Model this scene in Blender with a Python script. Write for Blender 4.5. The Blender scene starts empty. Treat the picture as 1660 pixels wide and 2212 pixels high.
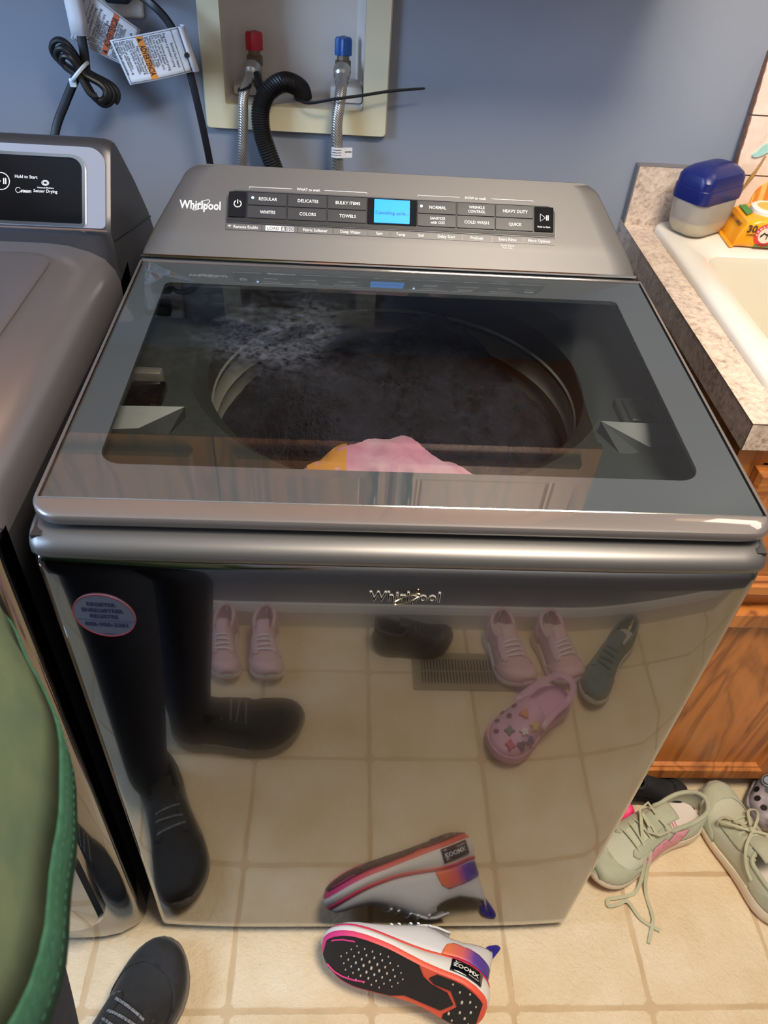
import bpy, bmesh, math, random
import numpy as np
from mathutils import Vector, Matrix

random.seed(7)
S = bpy.context.scene
COL = S.collection
PI = math.pi

# ------------------------------------------------------------------ camera, world, lights, exposure
cam_d = bpy.data.cameras.new('camera')
cam = bpy.data.objects.new('camera', cam_d)
COL.objects.link(cam)
S.camera = cam
_yaw, _pitch, _roll = 0.0764, 0.7326, 0.0782
_f = Vector((math.sin(_yaw)*math.cos(_pitch), math.cos(_yaw)*math.cos(_pitch), -math.sin(_pitch)))
_r = Vector((math.cos(_yaw), -math.sin(_yaw), 0))
_u = _r.cross(_f)
_r2 = math.cos(_roll)*_r + math.sin(_roll)*_u
_u2 = -math.sin(_roll)*_r + math.cos(_roll)*_u
cam.matrix_world = Matrix(((_r2.x, _u2.x, -_f.x, -0.064), (_r2.y, _u2.y, -_f.y, -0.4958),
                           (_r2.z, _u2.z, -_f.z, 1.4228), (0, 0, 0, 1)))
cam_d.sensor_fit = 'VERTICAL'
cam_d.sensor_height = 36.0
cam_d.lens = 1662.0/2212.0*36.0
cam_d.clip_start = 0.01
cam_d.dof.use_dof = True
cam_d.dof.focus_distance = 1.02
cam_d.dof.aperture_fstop = 9.0

W = bpy.data.worlds.new('world')
S.world = W
W.use_nodes = True
W.node_tree.nodes['Background'].inputs[0].default_value = (0.6, 0.7, 0.9, 1)
W.node_tree.nodes['Background'].inputs[1].default_value = 0.3
S.view_settings.view_transform = 'Standard'
S.view_settings.look = 'None'
S.view_settings.exposure = 0.08
S.view_settings.gamma = 1.0
S.view_settings.use_curve_mapping = False


def area(name, loc, target, size, power, color, sy=None, disk=False):
    d = bpy.data.lights.new(name, 'AREA')
    d.energy = power
    d.color = color
    d.size = size
    if disk:
        d.shape = 'DISK'
    elif sy:
        d.shape = 'RECTANGLE'
        d.size_y = sy
    o = bpy.data.objects.new(name, d)
    COL.objects.link(o)
    o.location = loc
    v = Vector(target)-Vector(loc)
    o.rotation_euler = v.to_track_quat('-Z', 'Y').to_euler()
    return o


area('ceiling_lamp_light', (0.42, -0.30, 2.30), (0.42, -0.22, 0), 0.62, 36, (1.0, 0.88, 0.73), disk=True)
area('sink_lamp_light', (1.00, 0.70, 1.86), (0.85, 0.45, 0.8), 0.30, 1.3, (1.0, 0.86, 0.70), 0.12)
area('window_light', (-1.64, -0.20, 1.50), (0.2, 0.55, 0.95), 0.7, 34, (0.48, 0.68, 1.0), 0.9)

# ------------------------------------------------------------------ helpers


def lin(c):
    c = c/255.0
    return c/12.92 if c <= 0.04045 else ((c+0.055)/1.055)**2.4


def rgb(t):
    return (lin(t[0]), lin(t[1]), lin(t[2]), 1.0)


class N:
    """tiny node-tree wrapper"""

    def __init__(self, name):
        self.m = bpy.data.materials.new(name)
        self.m.use_nodes = True
        self.t = self.m.node_tree
        self.b = self.t.nodes['Principled BSDF']
        self.out = self.t.nodes['Material Output']

    def n(self, typ, **kw):
        o = self.t.nodes.new(typ)
        for k, v in kw.items():
            if k.startswith('i_'):
                o.inputs[k[2:].replace('_', ' ')].default_value = v
            else:
                setattr(o, k, v)
        return o

    def l(self, a, b):
        self.t.links.new(a, b)

    def coord(self, kind='Object', scale=(1, 1, 1), rot=(0, 0, 0)):
        c = self.n('ShaderNodeTexCoord')
        m = self.n('ShaderNodeMapping')
        m.inputs['Scale'].default_value = scale
        m.inputs['Rotation'].default_value = rot
        self.l(c.outputs[kind], m.inputs['Vector'])
        return m.outputs['Vector']

    def noise(self, vec, scale, detail=4, rough=.55, dist=0):
        o = self.n('ShaderNodeTexNoise')
        o.inputs['Scale'].default_value = scale
        o.inputs['Detail'].default_value = detail
        o.inputs['Roughness'].default_value = rough
        o.inputs['Distortion'].default_value = dist
        self.l(vec, o.inputs['Vector'])
        return o.outputs['Fac']

    def ramp(self, fac, stops, interp='LINEAR'):
        o = self.n('ShaderNodeValToRGB')
        cr = o.color_ramp
        cr.interpolation = interp
        while len(cr.elements) < len(stops):
            cr.elements.new(0.5)
        for e, (p, c) in zip(cr.elements, stops):
            e.position = p
            e.color = c if len(c) == 4 else rgb(c)
        self.l(fac, o.inputs['Fac'])
        return o.outputs['Color']

    def bump(self, h, strength, dist=.002):
        o = self.n('ShaderNodeBump')
        o.inputs['Strength'].default_value = strength
        o.inputs['Distance'].default_value = dist
        self.l(h, o.inputs['Height'])
        self.l(o.outputs['Normal'], self.b.inputs['Normal'])


def mat(name, c, rough=.5, metal=0, spec=.5, var=None, bump=None, coat=0, coat_rough=.05, emit=0, sheen=0, trans=0, sss=0):
    k = N(name)
    b = k.b
    b.inputs['Base Color'].default_value = rgb(c)
    b.inputs['Roughness'].default_value = rough
    b.inputs['Metallic'].default_value = metal
    b.inputs['Specular IOR Level'].default_value = spec
    b.inputs['Coat Weight'].default_value = coat
    b.inputs['Coat Roughness'].default_value = coat_rough
    b.inputs['Sheen Weight'].default_value = sheen
    b.inputs['Transmission Weight'].default_value = trans
    if sss:
        b.inputs['Subsurface Weight'].default_value = sss
        b.inputs['Subsurface Radius'].default_value = (.01, .008, .006)
    if emit:
        b.inputs['Emission Color'].default_value = rgb(c)
        b.inputs['Emission Strength'].default_value = emit
    if var:  # (scale, second colour)
        f = k.noise(k.coord(), var[0])
        k.l(k.ramp(f, [(.35, c), (.65, var[1])]), b.inputs['Base Color'])
    if bump:
        k.bump(k.noise(k.coord(), bump[0], 3), bump[1], bump[2] if len(bump) > 2 else .002)
    return k.m


def wood(name, c1, c2, axis='Z', rough=.38, scale=1.0):
    k = N(name)
    s = {'X': (2.2, 26, 26), 'Y': (26, 2.2, 26), 'Z': (26, 26, 2.2)}[axis]
    v = k.coord('Object', tuple(x*scale for x in s))
    n1 = k.noise(v, 1.0, 6, .6, 1.2)
    s2 = {'X': (.8, 5, 5), 'Y': (5, .8, 5), 'Z': (5, 5, .8)}[axis]
    v2 = k.coord('Object', tuple(x*scale for x in s2))
    n2 = k.noise(v2, 1.6, 3, .5, 2.2)
    w = k.n('ShaderNodeMath', operation='PINGPONG')
    mu = k.n('ShaderNodeMath', operation='MULTIPLY')
    mu.inputs[1].default_value = 9.0
    k.l(n2, mu.inputs[0])
    k.l(mu.outputs[0], w.inputs[0])
    w.inputs[1].default_value = 1.0
    mx = k.n('ShaderNodeMix', data_type='FLOAT')
    mx.inputs[0].default_value = .42
    k.l(n1, mx.inputs[2])
    k.l(w.outputs[0], mx.inputs[3])
    k.l(k.ramp(mx.outputs[0], [(.22, c2), (.5, c1), (.85, tuple(min(255, x*1.08) for x in c1))]), k.b.inputs['Base Color'])
    k.b.inputs['Roughness'].default_value = rough
    k.b.inputs['Coat Weight'].default_value = .25
    k.b.inputs['Coat Roughness'].default_value = .25
    k.bump(n1, .12, .001)
    return k.m


def link(name, me, parent=None):
    o = bpy.data.objects.new(name, me)
    COL.objects.link(o)
    if parent:
        o.parent = parent
    return o


def origin_of(p):
    v = Vector((0, 0, 0))
    while p:
        v += p.location
        p = p.parent
    return v


def obj(name, bm, m, parent=None, smooth=True, local=False, label=None, angle=35):
    """one bmesh in world coordinates becomes ONE mesh object under its parent"""
    if parent and not local:
        bmesh.ops.translate(bm, vec=-origin_of(parent), verts=bm.verts)
    bmesh.ops.recalc_face_normals(bm, faces=bm.faces)
    me = bpy.data.meshes.new(name)
    bm.to_mesh(me)
    bm.free()
    for mm in (m if isinstance(m, (list, tuple)) else [m]):
        me.materials.append(mm)
    if smooth:
        me.polygons.foreach_set('use_smooth', [True]*len(me.polygons))
        try:
            me.set_sharp_from_angle(angle=math.radians(angle))
        except Exception:
            pass
    o = link(name, me, parent)
    if label:
        o['label'] = label
    return o


def thing(name, label, cat, loc=(0, 0, 0), group=None):
    o = bpy.data.objects.new(name, None)
    COL.objects.link(o)
    o.location = loc
    o.empty_display_size = .05
    return tag(o, label, cat, group)


def tag(o, label, cat, group=None):
    o['label'] = label
    o['category'] = cat
    if group:
        o['group'] = group
    return o


def struct(o):
    o['kind'] = 'structure'
    return o


def B():
    return bmesh.new()


def box(bm, x0, x1, y0, y1, z0, z1, bev=0, seg=2, mtx=None):
    vs = [bm.verts.new((x, y, z)) for x in (x0, x1) for y in (y0, y1) for z in (z0, z1)]
    q = [(0, 1, 3, 2), (4, 6, 7, 5), (0, 4, 5, 1), (2, 3, 7, 6), (0, 2, 6, 4), (1, 5, 7, 3)]
    fs = [bm.faces.new([vs[i] for i in f]) for f in q]
    out = vs
    if bev:
        es = set(e for f in fs for e in f.edges)
        r = bmesh.ops.bevel(bm, geom=list(es), offset=bev, segments=seg, affect='EDGES', profile=.5)
        out = list(set(v for f in r['faces'] for v in f.verts) | set(v for v in vs if v.is_valid))
    if mtx is not None:
        bmesh.ops.transform(bm, matrix=mtx, verts=out)
    return out


def loft(bm, rings, closed=True, cap0=False, cap1=False, mi=0):
    R = [[bm.verts.new(p) for p in r] for r in rings]
    n = len(R[0])
    for a, b in zip(R[:-1], R[1:]):
        for i in range(n if closed else n-1):
            j = (i+1) % n
            try:
                f = bm.faces.new((a[i], a[j], b[j], b[i]))
                f.material_index = mi
            except ValueError:
                pass
    if cap0:
        bm.faces.new(R[0][::-1]).material_index = mi
    if cap1:
        bm.faces.new(R[-1]).material_index = mi
    return R


def catmull(P, n=8, closed=False):
    P = [Vector(p) for p in P]
    out = []
    m = len(P)
    for i in range(m if closed else m-1):
        p0 = P[(i-1) % m] if closed else P[max(i-1, 0)]
        p1 = P[i]
        p2 = P[(i+1) % m]
        p3 = P[(i+2) % m] if closed else P[min(i+2, m-1)]
        for k in range(n):
            t = k/n
            out.append(.5*((2*p1)+(p2-p0)*t+(2*p0-5*p1+4*p2-p3)*t*t+(3*p1-p0-3*p2+p3)*t**3))
    if not closed:
        out.append(P[-1])
    return out


def tube(bm, pts, r, seg=8, closed=False, flat=None, up=None, mi=0):
    """sweep a circle (or an ellipse: flat = ratio of second axis) along pts; r number or list"""
    pts = [Vector(p) for p in pts]
    n = len(pts)
    rs = r if isinstance(r, (list, tuple)) else [r]*n
    T = []
    for i in range(n):
        a = pts[(i-1) % n] if (closed or i > 0) else pts[i]
        b = pts[(i+1) % n] if (closed or i < n-1) else pts[i]
        d = (b-a)
        T.append(d.normalized() if d.length > 1e-9 else Vector((0, 0, 1)))
    ref = Vector(up) if up else (Vector((0, 0, 1)) if abs(T[0].z) < .9 else Vector((0, 1, 0)))
    X = (ref-T[0]*ref.dot(T[0])).normalized()
    rings = []
    for i in range(n):
        if up:
            X2 = ref-T[i]*ref.dot(T[i])
            if X2.length > 1e-4:
                X = X2.normalized()
        else:
            X = (X-T[i]*X.dot(T[i])).normalized()
        Y = T[i].cross(X)
        fl = flat if flat else 1.0
        rings.append([pts[i]+X*(rs[i]*fl*math.cos(2*PI*k/seg))+Y*(rs[i]*math.sin(2*PI*k/seg)) for k in range(seg)])
    if closed:
        rings.append(rings[0])
        R = [[bm.verts.new(p) for p in q] for q in rings[:-1]]
        for i in range(n):
            a, b = R[i], R[(i+1) % n]
            for k in range(seg):
                bm.faces.new((a[k], a[(k+1) % seg], b[(k+1) % seg], b[k])).material_index = mi
    else:
        loft(bm, rings, True, True, True, mi)


def lathe(bm, prof, loc=(0, 0, 0), axis=None, seg=24, mi=0):
    """prof: (radius, height) list along the axis"""
    A = Vector(axis or (0, 0, 1)).normalized()
    X = A.orthogonal().normalized()
    Y = A.cross(X)
    L = Vector(loc)
    rings = [[L+A*h+X*(max(r, 1e-5)*math.cos(2*PI*k/seg))+Y*(max(r, 1e-5)*math.sin(2*PI*k/seg)) for k in range(seg)] for r, h in prof]
    loft(bm, rings, True, True, True, mi)


def rrect(x0, x1, y0, y1, r, n=5):
    """rounded rectangle outline, r number or 4 radii (x1y1, x0y1, x0y0, x1y0)"""
    rr = r if isinstance(r, (list, tuple)) else [r]*4
    P = []
    for (cx, cy, a0, q) in ((x1-rr[0], y1-rr[0], 0, rr[0]), (x0+rr[1], y1-rr[1], 90, rr[1]), (x0+rr[2], y0+rr[2], 180, rr[2]), (x1-rr[3], y0+rr[3], 270, rr[3])):
        for k in range(n+1):
            a = math.radians(a0+90*k/n)
            P.append((cx+q*math.cos(a), cy+q*math.sin(a)))
    return P


def prism(bm, P, fn, h0, h1, mi=0, cap=True):
    """extrude outline P from height h0 to h1; fn(x, y, h) -> world point"""
    return loft(bm, [[fn(x, y, h0) for x, y in P], [fn(x, y, h1) for x, y in P]], True, cap, cap, mi)


def ring_flat(bm, Po, Pi, fn, h0, h1, mi=0):
    """flat frame between two outlines of equal length"""
    a = [[fn(x, y, h) for x, y in P] for P, h in ((Po, h0), (Po, h1), (Pi, h1), (Pi, h0))]
    a.append(a[0])
    R = [[bm.verts.new(p) for p in q] for q in a[:-1]]
    n = len(Po)
    for i in range(4):
        p, q = R[i], R[(i+1) % 4]
        for k in range(n):
            bm.faces.new((p[k], p[(k+1) % n], q[(k+1) % n], q[k])).material_index = mi


_tc = {}


def text(bm, s, size, fn, bold=0.0, extrude=0.0, align='C', sx=1.0, mi=0, shear=0.0, spacing=1.0):
    """lettering as mesh, centred on (0,0), each vertex mapped by fn(x, y, z)"""
    key = (s, bold, extrude, spacing)
    if key not in _tc:
        cu = bpy.data.curves.new('txt', 'FONT')
        cu.body = s
        cu.size = 1.0
        cu.offset = bold
        cu.extrude = extrude
        cu.space_character = spacing
        cu.resolution_u = 2
        o = bpy.data.objects.new('txt', cu)
        me = o.to_mesh()
        V = [tuple(v.co) for v in me.vertices]
        F = [tuple(p.vertices) for p in me.polygons]
        o.to_mesh_clear()
        bpy.data.objects.remove(o)
        bpy.data.curves.remove(cu)
        _tc[key] = (V, F)
    V, F = _tc[key]
    xs = [v[0] for v in V]
    x0, x1 = min(xs), max(xs)
    ox = (x0+x1)/2 if align == 'C' else (x0 if align == 'L' else x1)
    vs = []
    for x, y, z in V:
        X = (x-ox)*size*sx
        Y = (y-.34)*size
        vs.append(bm.verts.new(fn(X+shear*Y, Y, z*size)))
    for f in F:
        try:
            bm.faces.new([vs[i] for i in f]).material_index = mi
        except ValueError:
            pass
    return (x1-x0)*size*sx


def plane_fn(o, ax, ay, az=None):
    o, ax, ay = Vector(o), Vector(ax).normalized(), Vector(ay).normalized()
    az = Vector(az).normalized() if az else ax.cross(ay)
    return lambda x, y, z=0: o+ax*x+ay*y+az*z


# ------------------------------------------------------------------ materials
M = {}
M['wall'] = mat('wall_paint', (142, 149, 162), .75, bump=(420, .12, .001))
M['trimwhite'] = mat('white_trim_paint', (226, 222, 214), .4)
M['ceil'] = mat('ceiling_paint', (232, 230, 224), .9)
M['steel_panel'] = mat('dark_stainless', (102, 100, 98), .12, 1.0, coat=1, coat_rough=.015)
M['steel_panel'].node_tree.nodes['Principled BSDF'].inputs['Coat IOR'].default_value = 1.75
M['steel_rim'] = mat('satin_dark_metal', (118, 116, 114), .42, .75)
M['lid_paint'] = mat('lid_metal_paint', (122, 116, 113), .40, .5, coat=1, coat_rough=.03)
M['console'] = mat('console_satin_paint', (103, 101, 100), .48, .55, bump=(900, .1, .0006))
M['black_gloss'] = mat('black_gloss', (12, 12, 13), .07)
M['panel_black'] = mat('panel_charcoal', (44, 44, 46), .3)
M['button'] = mat('button_charcoal', (52, 52, 54), .32)
M['frame_gray'] = mat('panel_frame_gray', (96, 96, 98), .3, .6)
M['print'] = mat('white_print', (232, 232, 228), .5)
M['chrome'] = mat('chrome', (214, 212, 206), .12, 1.0)
M['darkplastic'] = mat('dark_plastic', (42, 43, 45), .4)
M['deck'] = mat('deck_plastic', (56, 61, 60), .36)
M['bluescreen'] = mat('display_blue', (22, 140, 238), .3, emit=.85)
M['screentext'] = mat('display_text', (8, 40, 110), .5)
M['led'] = mat('led_blue', (150, 200, 255), .3, emit=6)
M['black'] = mat('black_rubber', (22, 22, 24), .45)
M['cord'] = mat('black_cord', (26, 27, 31), .42)
M['paper'] = mat('tag_paper', (226, 227, 230), .5)
M['orange'] = mat('warning_orange', (232, 142, 44), .55)
M['redorange'] = mat('warning_red_orange', (214, 104, 58), .55)
M['ink'] = mat('black_ink', (30, 30, 32), .6)
M['tie_white'] = mat('nylon_white', (214, 224, 232), .35)
M['cream'] = mat('cream_plastic', (226, 218, 184), .45)
M['boxin'] = mat('off_white_plastic', (224, 216, 206), .5)
M['brass'] = mat('dull_brass', (128, 112, 92), .4, .8)
M['nut'] = mat('nickel', (186, 180, 170), .36, .7)
M['red'] = mat('red_handle', (196, 32, 44), .4)
M['blue'] = mat('blue_handle', (22, 84, 160), .4)
M['oak'] = wood('oak_vertical', (196, 122, 58), (142, 80, 36), 'Z')
M['oakh'] = wood('oak_horizontal', (196, 122, 58), (142, 80, 36), 'X')
M['kick'] = mat('dark_kick', (38, 30, 26), .7)
M['bronze'] = mat('dark_bronze', (66, 58, 44), .3, .9)
M['white'] = mat('white_enamel', (230, 226, 216), .22, coat=.3)
M['basin'] = mat('basin_bisque', (220, 213, 194), .3, coat=.2)
M['denim'] = mat('navy_denim', (34, 40, 58), .85, var=(60, (44, 52, 72)), bump=(900, .2, .0006))
M['shirt'] = mat('green_jersey', (96, 108, 84), .9, var=(22, (82, 98, 78)), bump=(700, .25, .0006), spec=.1)
M['hem'] = mat('green_hem_band', (48, 86, 68), .9, var=(160, (58, 98, 78)), bump=(900, .3, .0006), spec=.1)
M['skin'] = mat('skin', (206, 158, 132), .5, sss=.1)
M['hair'] = mat('brown_hair', (66, 46, 34), .6)
M['grille'] = mat('vent_brown', (150, 134, 110), .45, .1)


def m_floor():
    k = N('beige_tile')
    v = k.coord('Object')
    oi = k.n('ShaderNodeObjectInfo')
    ad = k.n('ShaderNodeVectorMath', operation='ADD')
    cx = k.n('ShaderNodeCombineXYZ')
    mu = k.n('ShaderNodeMath', operation='MULTIPLY')
    mu.inputs[1].default_value = 37.0
    k.l(oi.outputs['Random'], mu.inputs[0])
    k.l(mu.outputs[0], cx.inputs[0])
    k.l(mu.outputs[0], cx.inputs[1])
    k.l(v, ad.inputs[0])
    k.l(cx.outputs[0], ad.inputs[1])
    n1 = k.noise(ad.outputs[0], 9, 5, .6)
    n2 = k.noise(ad.outputs[0], 95, 5, .65)
    c = k.ramp(n1, [(.3, (226, 202, 162)), (.55, (235, 215, 180)), (.75, (240, 225, 196))])  # mottled tile tone; the yellower patches put mixed lighting into the colour
    k.l(c, k.b.inputs['Base Color'])
    k.b.inputs['Roughness'].default_value = .42
    k.bump(n2, 1.0, .0042)
    return k.m


def m_laminate():
    k = N('speckled_laminate')
    v = k.coord('Object')
    n1 = k.noise(v, 120, 4, .62, .6)
    n2 = k.noise(v, 26, 3, .5, .5)
    mx = k.n('ShaderNodeMix', data_type='FLOAT')
    mx.inputs[0].default_value = .35
    k.l(n1, mx.inputs[2])
    k.l(n2, mx.inputs[3])
    k.l(k.ramp(mx.outputs[0], [(.36, (158, 138, 124)), (.48, (203, 184, 168)), (.62, (226, 208, 190))]), k.b.inputs['Base Color'])
    k.b.inputs['Roughness'].default_value = .35
    k.bump(n1, .15, .001)
    return k.m


def m_glass():
    """clear lid pane: tinted transparency, Fresnel mirror, dried splash marks on its surface"""
    k = N('lid_glass')
    t = k.t
    v = k.coord('Object')
    tr = k.n('ShaderNodeBsdfTransparent')
    tr.inputs[0].default_value = (.80, .84, .84, 1)
    gl = k.n('ShaderNodeBsdfGlossy')
    gl.inputs['Roughness'].default_value = .012
    fr = k.n('ShaderNodeFresnel')
    fr.inputs['IOR'].default_value = 1.62
    m1 = k.n('ShaderNodeMixShader')
    k.l(fr.outputs[0], m1.inputs[0])
    k.l(tr.outputs[0], m1.inputs[1])
    k.l(gl.outputs[0], m1.inputs[2])
    df = k.n('ShaderNodeBsdfDiffuse')
    df.inputs[0].default_value = rgb((176, 186, 204))
    tl = k.n('ShaderNodeBsdfTranslucent')
    tl.inputs[0].default_value = rgb((176, 186, 204))
    m0 = k.n('ShaderNodeMixShader')
    m0.inputs[0].default_value = .4
    k.l(df.outputs[0], m0.inputs[1])
    k.l(tl.outputs[0], m0.inputs[2])
    # splash mask: blotchy dried water inside a broad patch left of centre
    sp = k.n('ShaderNodeSeparateXYZ')
    c = k.n('ShaderNodeTexCoord')
    k.l(c.outputs['Object'], sp.inputs[0])
    grad = k.n('ShaderNodeVectorMath', operation='DISTANCE')
    k.l(c.outputs['Object'], grad.inputs[0])
    grad.inputs[1].default_value = (-.155, -.015, .952)
    g2 = k.ramp(grad.outputs['Value'], [(.03, (255, 255, 255)), (.10, (120, 120, 120)), (.20, (0, 0, 0))])
    n1 = k.noise(v, 95, 9, .75, .1)
    n2 = k.noise(v, 12, 5, .62, .1)
    p = k.n('ShaderNodeMath', operation='MULTIPLY')
    k.l(k.ramp(n1, [(.36, (0, 0, 0)), (.70, (255, 255, 255))]), p.inputs[0])
    k.l(k.ramp(n2, [(.38, (20, 20, 20)), (.66, (255, 255, 255))]), p.inputs[1])
    q = k.n('ShaderNodeMath', operation='MULTIPLY')
    k.l(p.outputs[0], q.inputs[0])
    k.l(g2, q.inputs[1])
    vo = k.n('ShaderNodeTexVoronoi', feature='DISTANCE_TO_EDGE')
    vo.inputs['Scale'].default_value = 46
    k.l(v, vo.inputs['Vector'])
    dr = k.ramp(vo.outputs['Distance'], [(.0, (60, 60, 60)), (.05, (0, 0, 0))])
    q2 = k.n('ShaderNodeMath', operation='MULTIPLY')
    k.l(dr, q2.inputs[0])
    k.l(k.ramp(n2, [(.58, (0, 0, 0)), (.72, (70, 70, 70))]), q2.inputs[1])
    s = k.n('ShaderNodeMath', operation='MULTIPLY_ADD')
    k.l(q.outputs[0], s.inputs[0])
    s.inputs[1].default_value = .42
    k.l(q2.outputs[0], s.inputs[2])
    m2 = k.n('ShaderNodeMixShader')
    k.l(s.outputs[0], m2.inputs[0])
    k.l(m1.outputs[0], m2.inputs[1])
    k.l(m0.outputs[0], m2.inputs[2])
    k.l(m2.outputs[0], k.out.inputs[0])
    t.nodes.remove(k.b)
    return k.m


def m_braid(stripe=None):
    k = N('steel_braid' if not stripe else 'steel_braid_red_fleck')
    v = k.coord('Object', (1, 1, 1))
    w = k.n('ShaderNodeTexWave', wave_type='BANDS', bands_direction='DIAGONAL')
    w.inputs['Scale'].default_value = 140
    w.inputs['Distortion'].default_value = 1
    k.l(v, w.inputs['Vector'])
    k.b.inputs['Metallic'].default_value = .75
    k.b.inputs['Roughness'].default_value = .34
    k.l(k.ramp(w.outputs['Fac'], [(.2, (150, 146, 142)), (.7, (206, 202, 196))]), k.b.inputs['Base Color'])
    k.bump(w.outputs['Fac'], .35, .0008)
    return k.m


def m_steel_basket():
    k = N('brushed_basket_steel')
    k.b.inputs['Metallic'].default_value = .7
    k.b.inputs['Roughness'].default_value = .38
    k.b.inputs['Base Color'].default_value = rgb((214, 212, 200))
    return k.m


def m_translucent(name, c, ft, tint=(1, 1, 1, 1)):
    k = N(name)
    df = k.n('ShaderNodeBsdfDiffuse')
    df.inputs[0].default_value = rgb(c)
    tl = k.n('ShaderNodeBsdfTranslucent')
    tl.inputs[0].default_value = rgb(c)
    tr = k.n('ShaderNodeBsdfTransparent')
    tr.inputs[0].default_value = tint
    gl = k.n('ShaderNodeBsdfGlossy')
    gl.inputs['Roughness'].default_value = .2
    fr = k.n('ShaderNodeFresnel')
    fr.inputs['IOR'].default_value = 1.4
    a, b, d = (k.n('ShaderNodeMixShader') for _ in range(3))
    a.inputs[0].default_value = .5
    k.l(df.outputs[0], a.inputs[1])
    k.l(tl.outputs[0], a.inputs[2])
    b.inputs[0].default_value = ft
    k.l(a.outputs[0], b.inputs[1])
    k.l(tr.outputs[0], b.inputs[2])
    k.l(fr.outputs[0], d.inputs[0])
    k.l(b.outputs[0], d.inputs[1])
    k.l(gl.outputs[0], d.inputs[2])
    k.l(d.outputs[0], k.out.inputs[0])
    k.t.nodes.remove(k.b)
    return k.m


def m_grad(name, axis, stops, lo, hi, rough=.5):
    """print colour running along a local axis of the object (dyed gradient)"""
    k = N(name)
    c = k.n('ShaderNodeTexCoord')
    sp = k.n('ShaderNodeSeparateXYZ')
    k.l(c.outputs['Object'], sp.inputs[0])
    mr = k.n('ShaderNodeMapRange')
    mr.inputs['From Min'].default_value = lo
    mr.inputs['From Max'].default_value = hi
    k.l(sp.outputs[axis], mr.inputs['Value'])
    k.l(k.ramp(mr.outputs[0], stops), k.b.inputs['Base Color'])
    k.b.inputs['Roughness'].default_value = rough
    return k.m


def m_distressed():
    k = N('whitewashed_plank')
    v = k.coord('Object', (1, 1, 1))
    n1 = k.noise(v, 22, 6, .7, .6)
    n2 = k.noise(k.coord('Object', (6, 30, 60)), 3, 3, .6)
    k.l(k.ramp(n1, [(.30, (150, 104, 82)), (.38, (222, 198, 180)), (.7, (238, 220, 204))]), k.b.inputs['Base Color'])
    k.b.inputs['Roughness'].default_value = .7
    k.bump(n2, .2, .001)
    return k.m


def m_stripes(name, c1, c2, scale):
    k = N(name)
    w = k.n('ShaderNodeTexWave', wave_type='BANDS', bands_direction='X')
    w.inputs['Scale'].default_value = scale
    w.inputs['Distortion'].default_value = .6
    k.l(k.coord('Object'), w.inputs['Vector'])
    k.l(k.ramp(w.outputs['Fac'], [(.3, c1), (.7, c2)]), k.b.inputs['Base Color'])
    k.b.inputs['Roughness'].default_value = .6
    return k.m


M['tile'] = m_floor()
M['grout'] = mat('tan_grout', (210, 184, 146), .7, var=(14, (196, 170, 132)), bump=(200, .2, .001))
M['laminate'] = m_laminate()
M['glass'] = m_glass()
M['frit'] = mat('glass_border_gray', (66, 72, 75), .02, spec=1.0)
M['braid'] = m_braid()
M['basket'] = m_steel_basket()
M['jar'] = m_translucent('milky_plastic', (246, 240, 232), .36)
M['jelly'] = mat('petroleum_jelly', (240, 222, 160), .35, sss=.3)
M['cap'] = mat('navy_cap', (20, 30, 100), .34)
M['plank'] = m_distressed()
M['laundry'] = mat('dark_laundry', (20, 22, 32), .95, var=(30, (36, 38, 52)), bump=(120, .9, .006))
M['pink_cloth'] = mat('pink_cloth', (196, 132, 158), .9, var=(26, (206, 164, 180)), bump=(300, .3, .001))

# ------------------------------------------------------------------ the room
YW = .906      # back wall face
YF = -.684      # wall behind the photographer
XL, XR, ZC = -1.70, 2.0, 2.44


def wall(name, *bx, m='wall'):
    bm = B()
    for b in bx:
        box(bm, *b)
    return struct(obj(name, bm, M[m], smooth=False))


HX0, HX1, HZ0, HZ1 = -.272, -.043, 1.058, 1.252   # hole for the water outlet box
wall('wall_back', (XL-.1, HX0, YW, YW+.12, 0, ZC), (HX1, XR+.1, YW, YW+.12, 0, ZC),
     (HX0, HX1, YW, YW+.12, 0, HZ0), (HX0, HX1, YW, YW+.12, HZ1, ZC))
wall('wall_front', (XL-.1, XR+.1, YF-.1, YF, 0, ZC))
WY0, WY1, WZ0, WZ1 = -.55, .15, 1.05, 1.95
wall('wall_left', (XL-.1, XL, YF, WY0, 0, ZC), (XL-.1, XL, WY1, YW, 0, ZC), (XL-.1, XL, WY0, WY1, 0, WZ0), (XL-.1, XL, WY0, WY1, WZ1, ZC))
wall('wall_right', (XR, XR+.1, YF, YW, 0, ZC))
wall('ceiling', (XL-.1, XR+.1, YF-.1, YW+.12, ZC, ZC+.1), m='ceil')

bm = B()
box(bm, XL-.1, XR+.1, YF-.1, YW+.12, -.06, -.0016)
floor = struct(obj('floor', bm, M['grout'], smooth=False))
TX, TY = .2300, .2150


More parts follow.
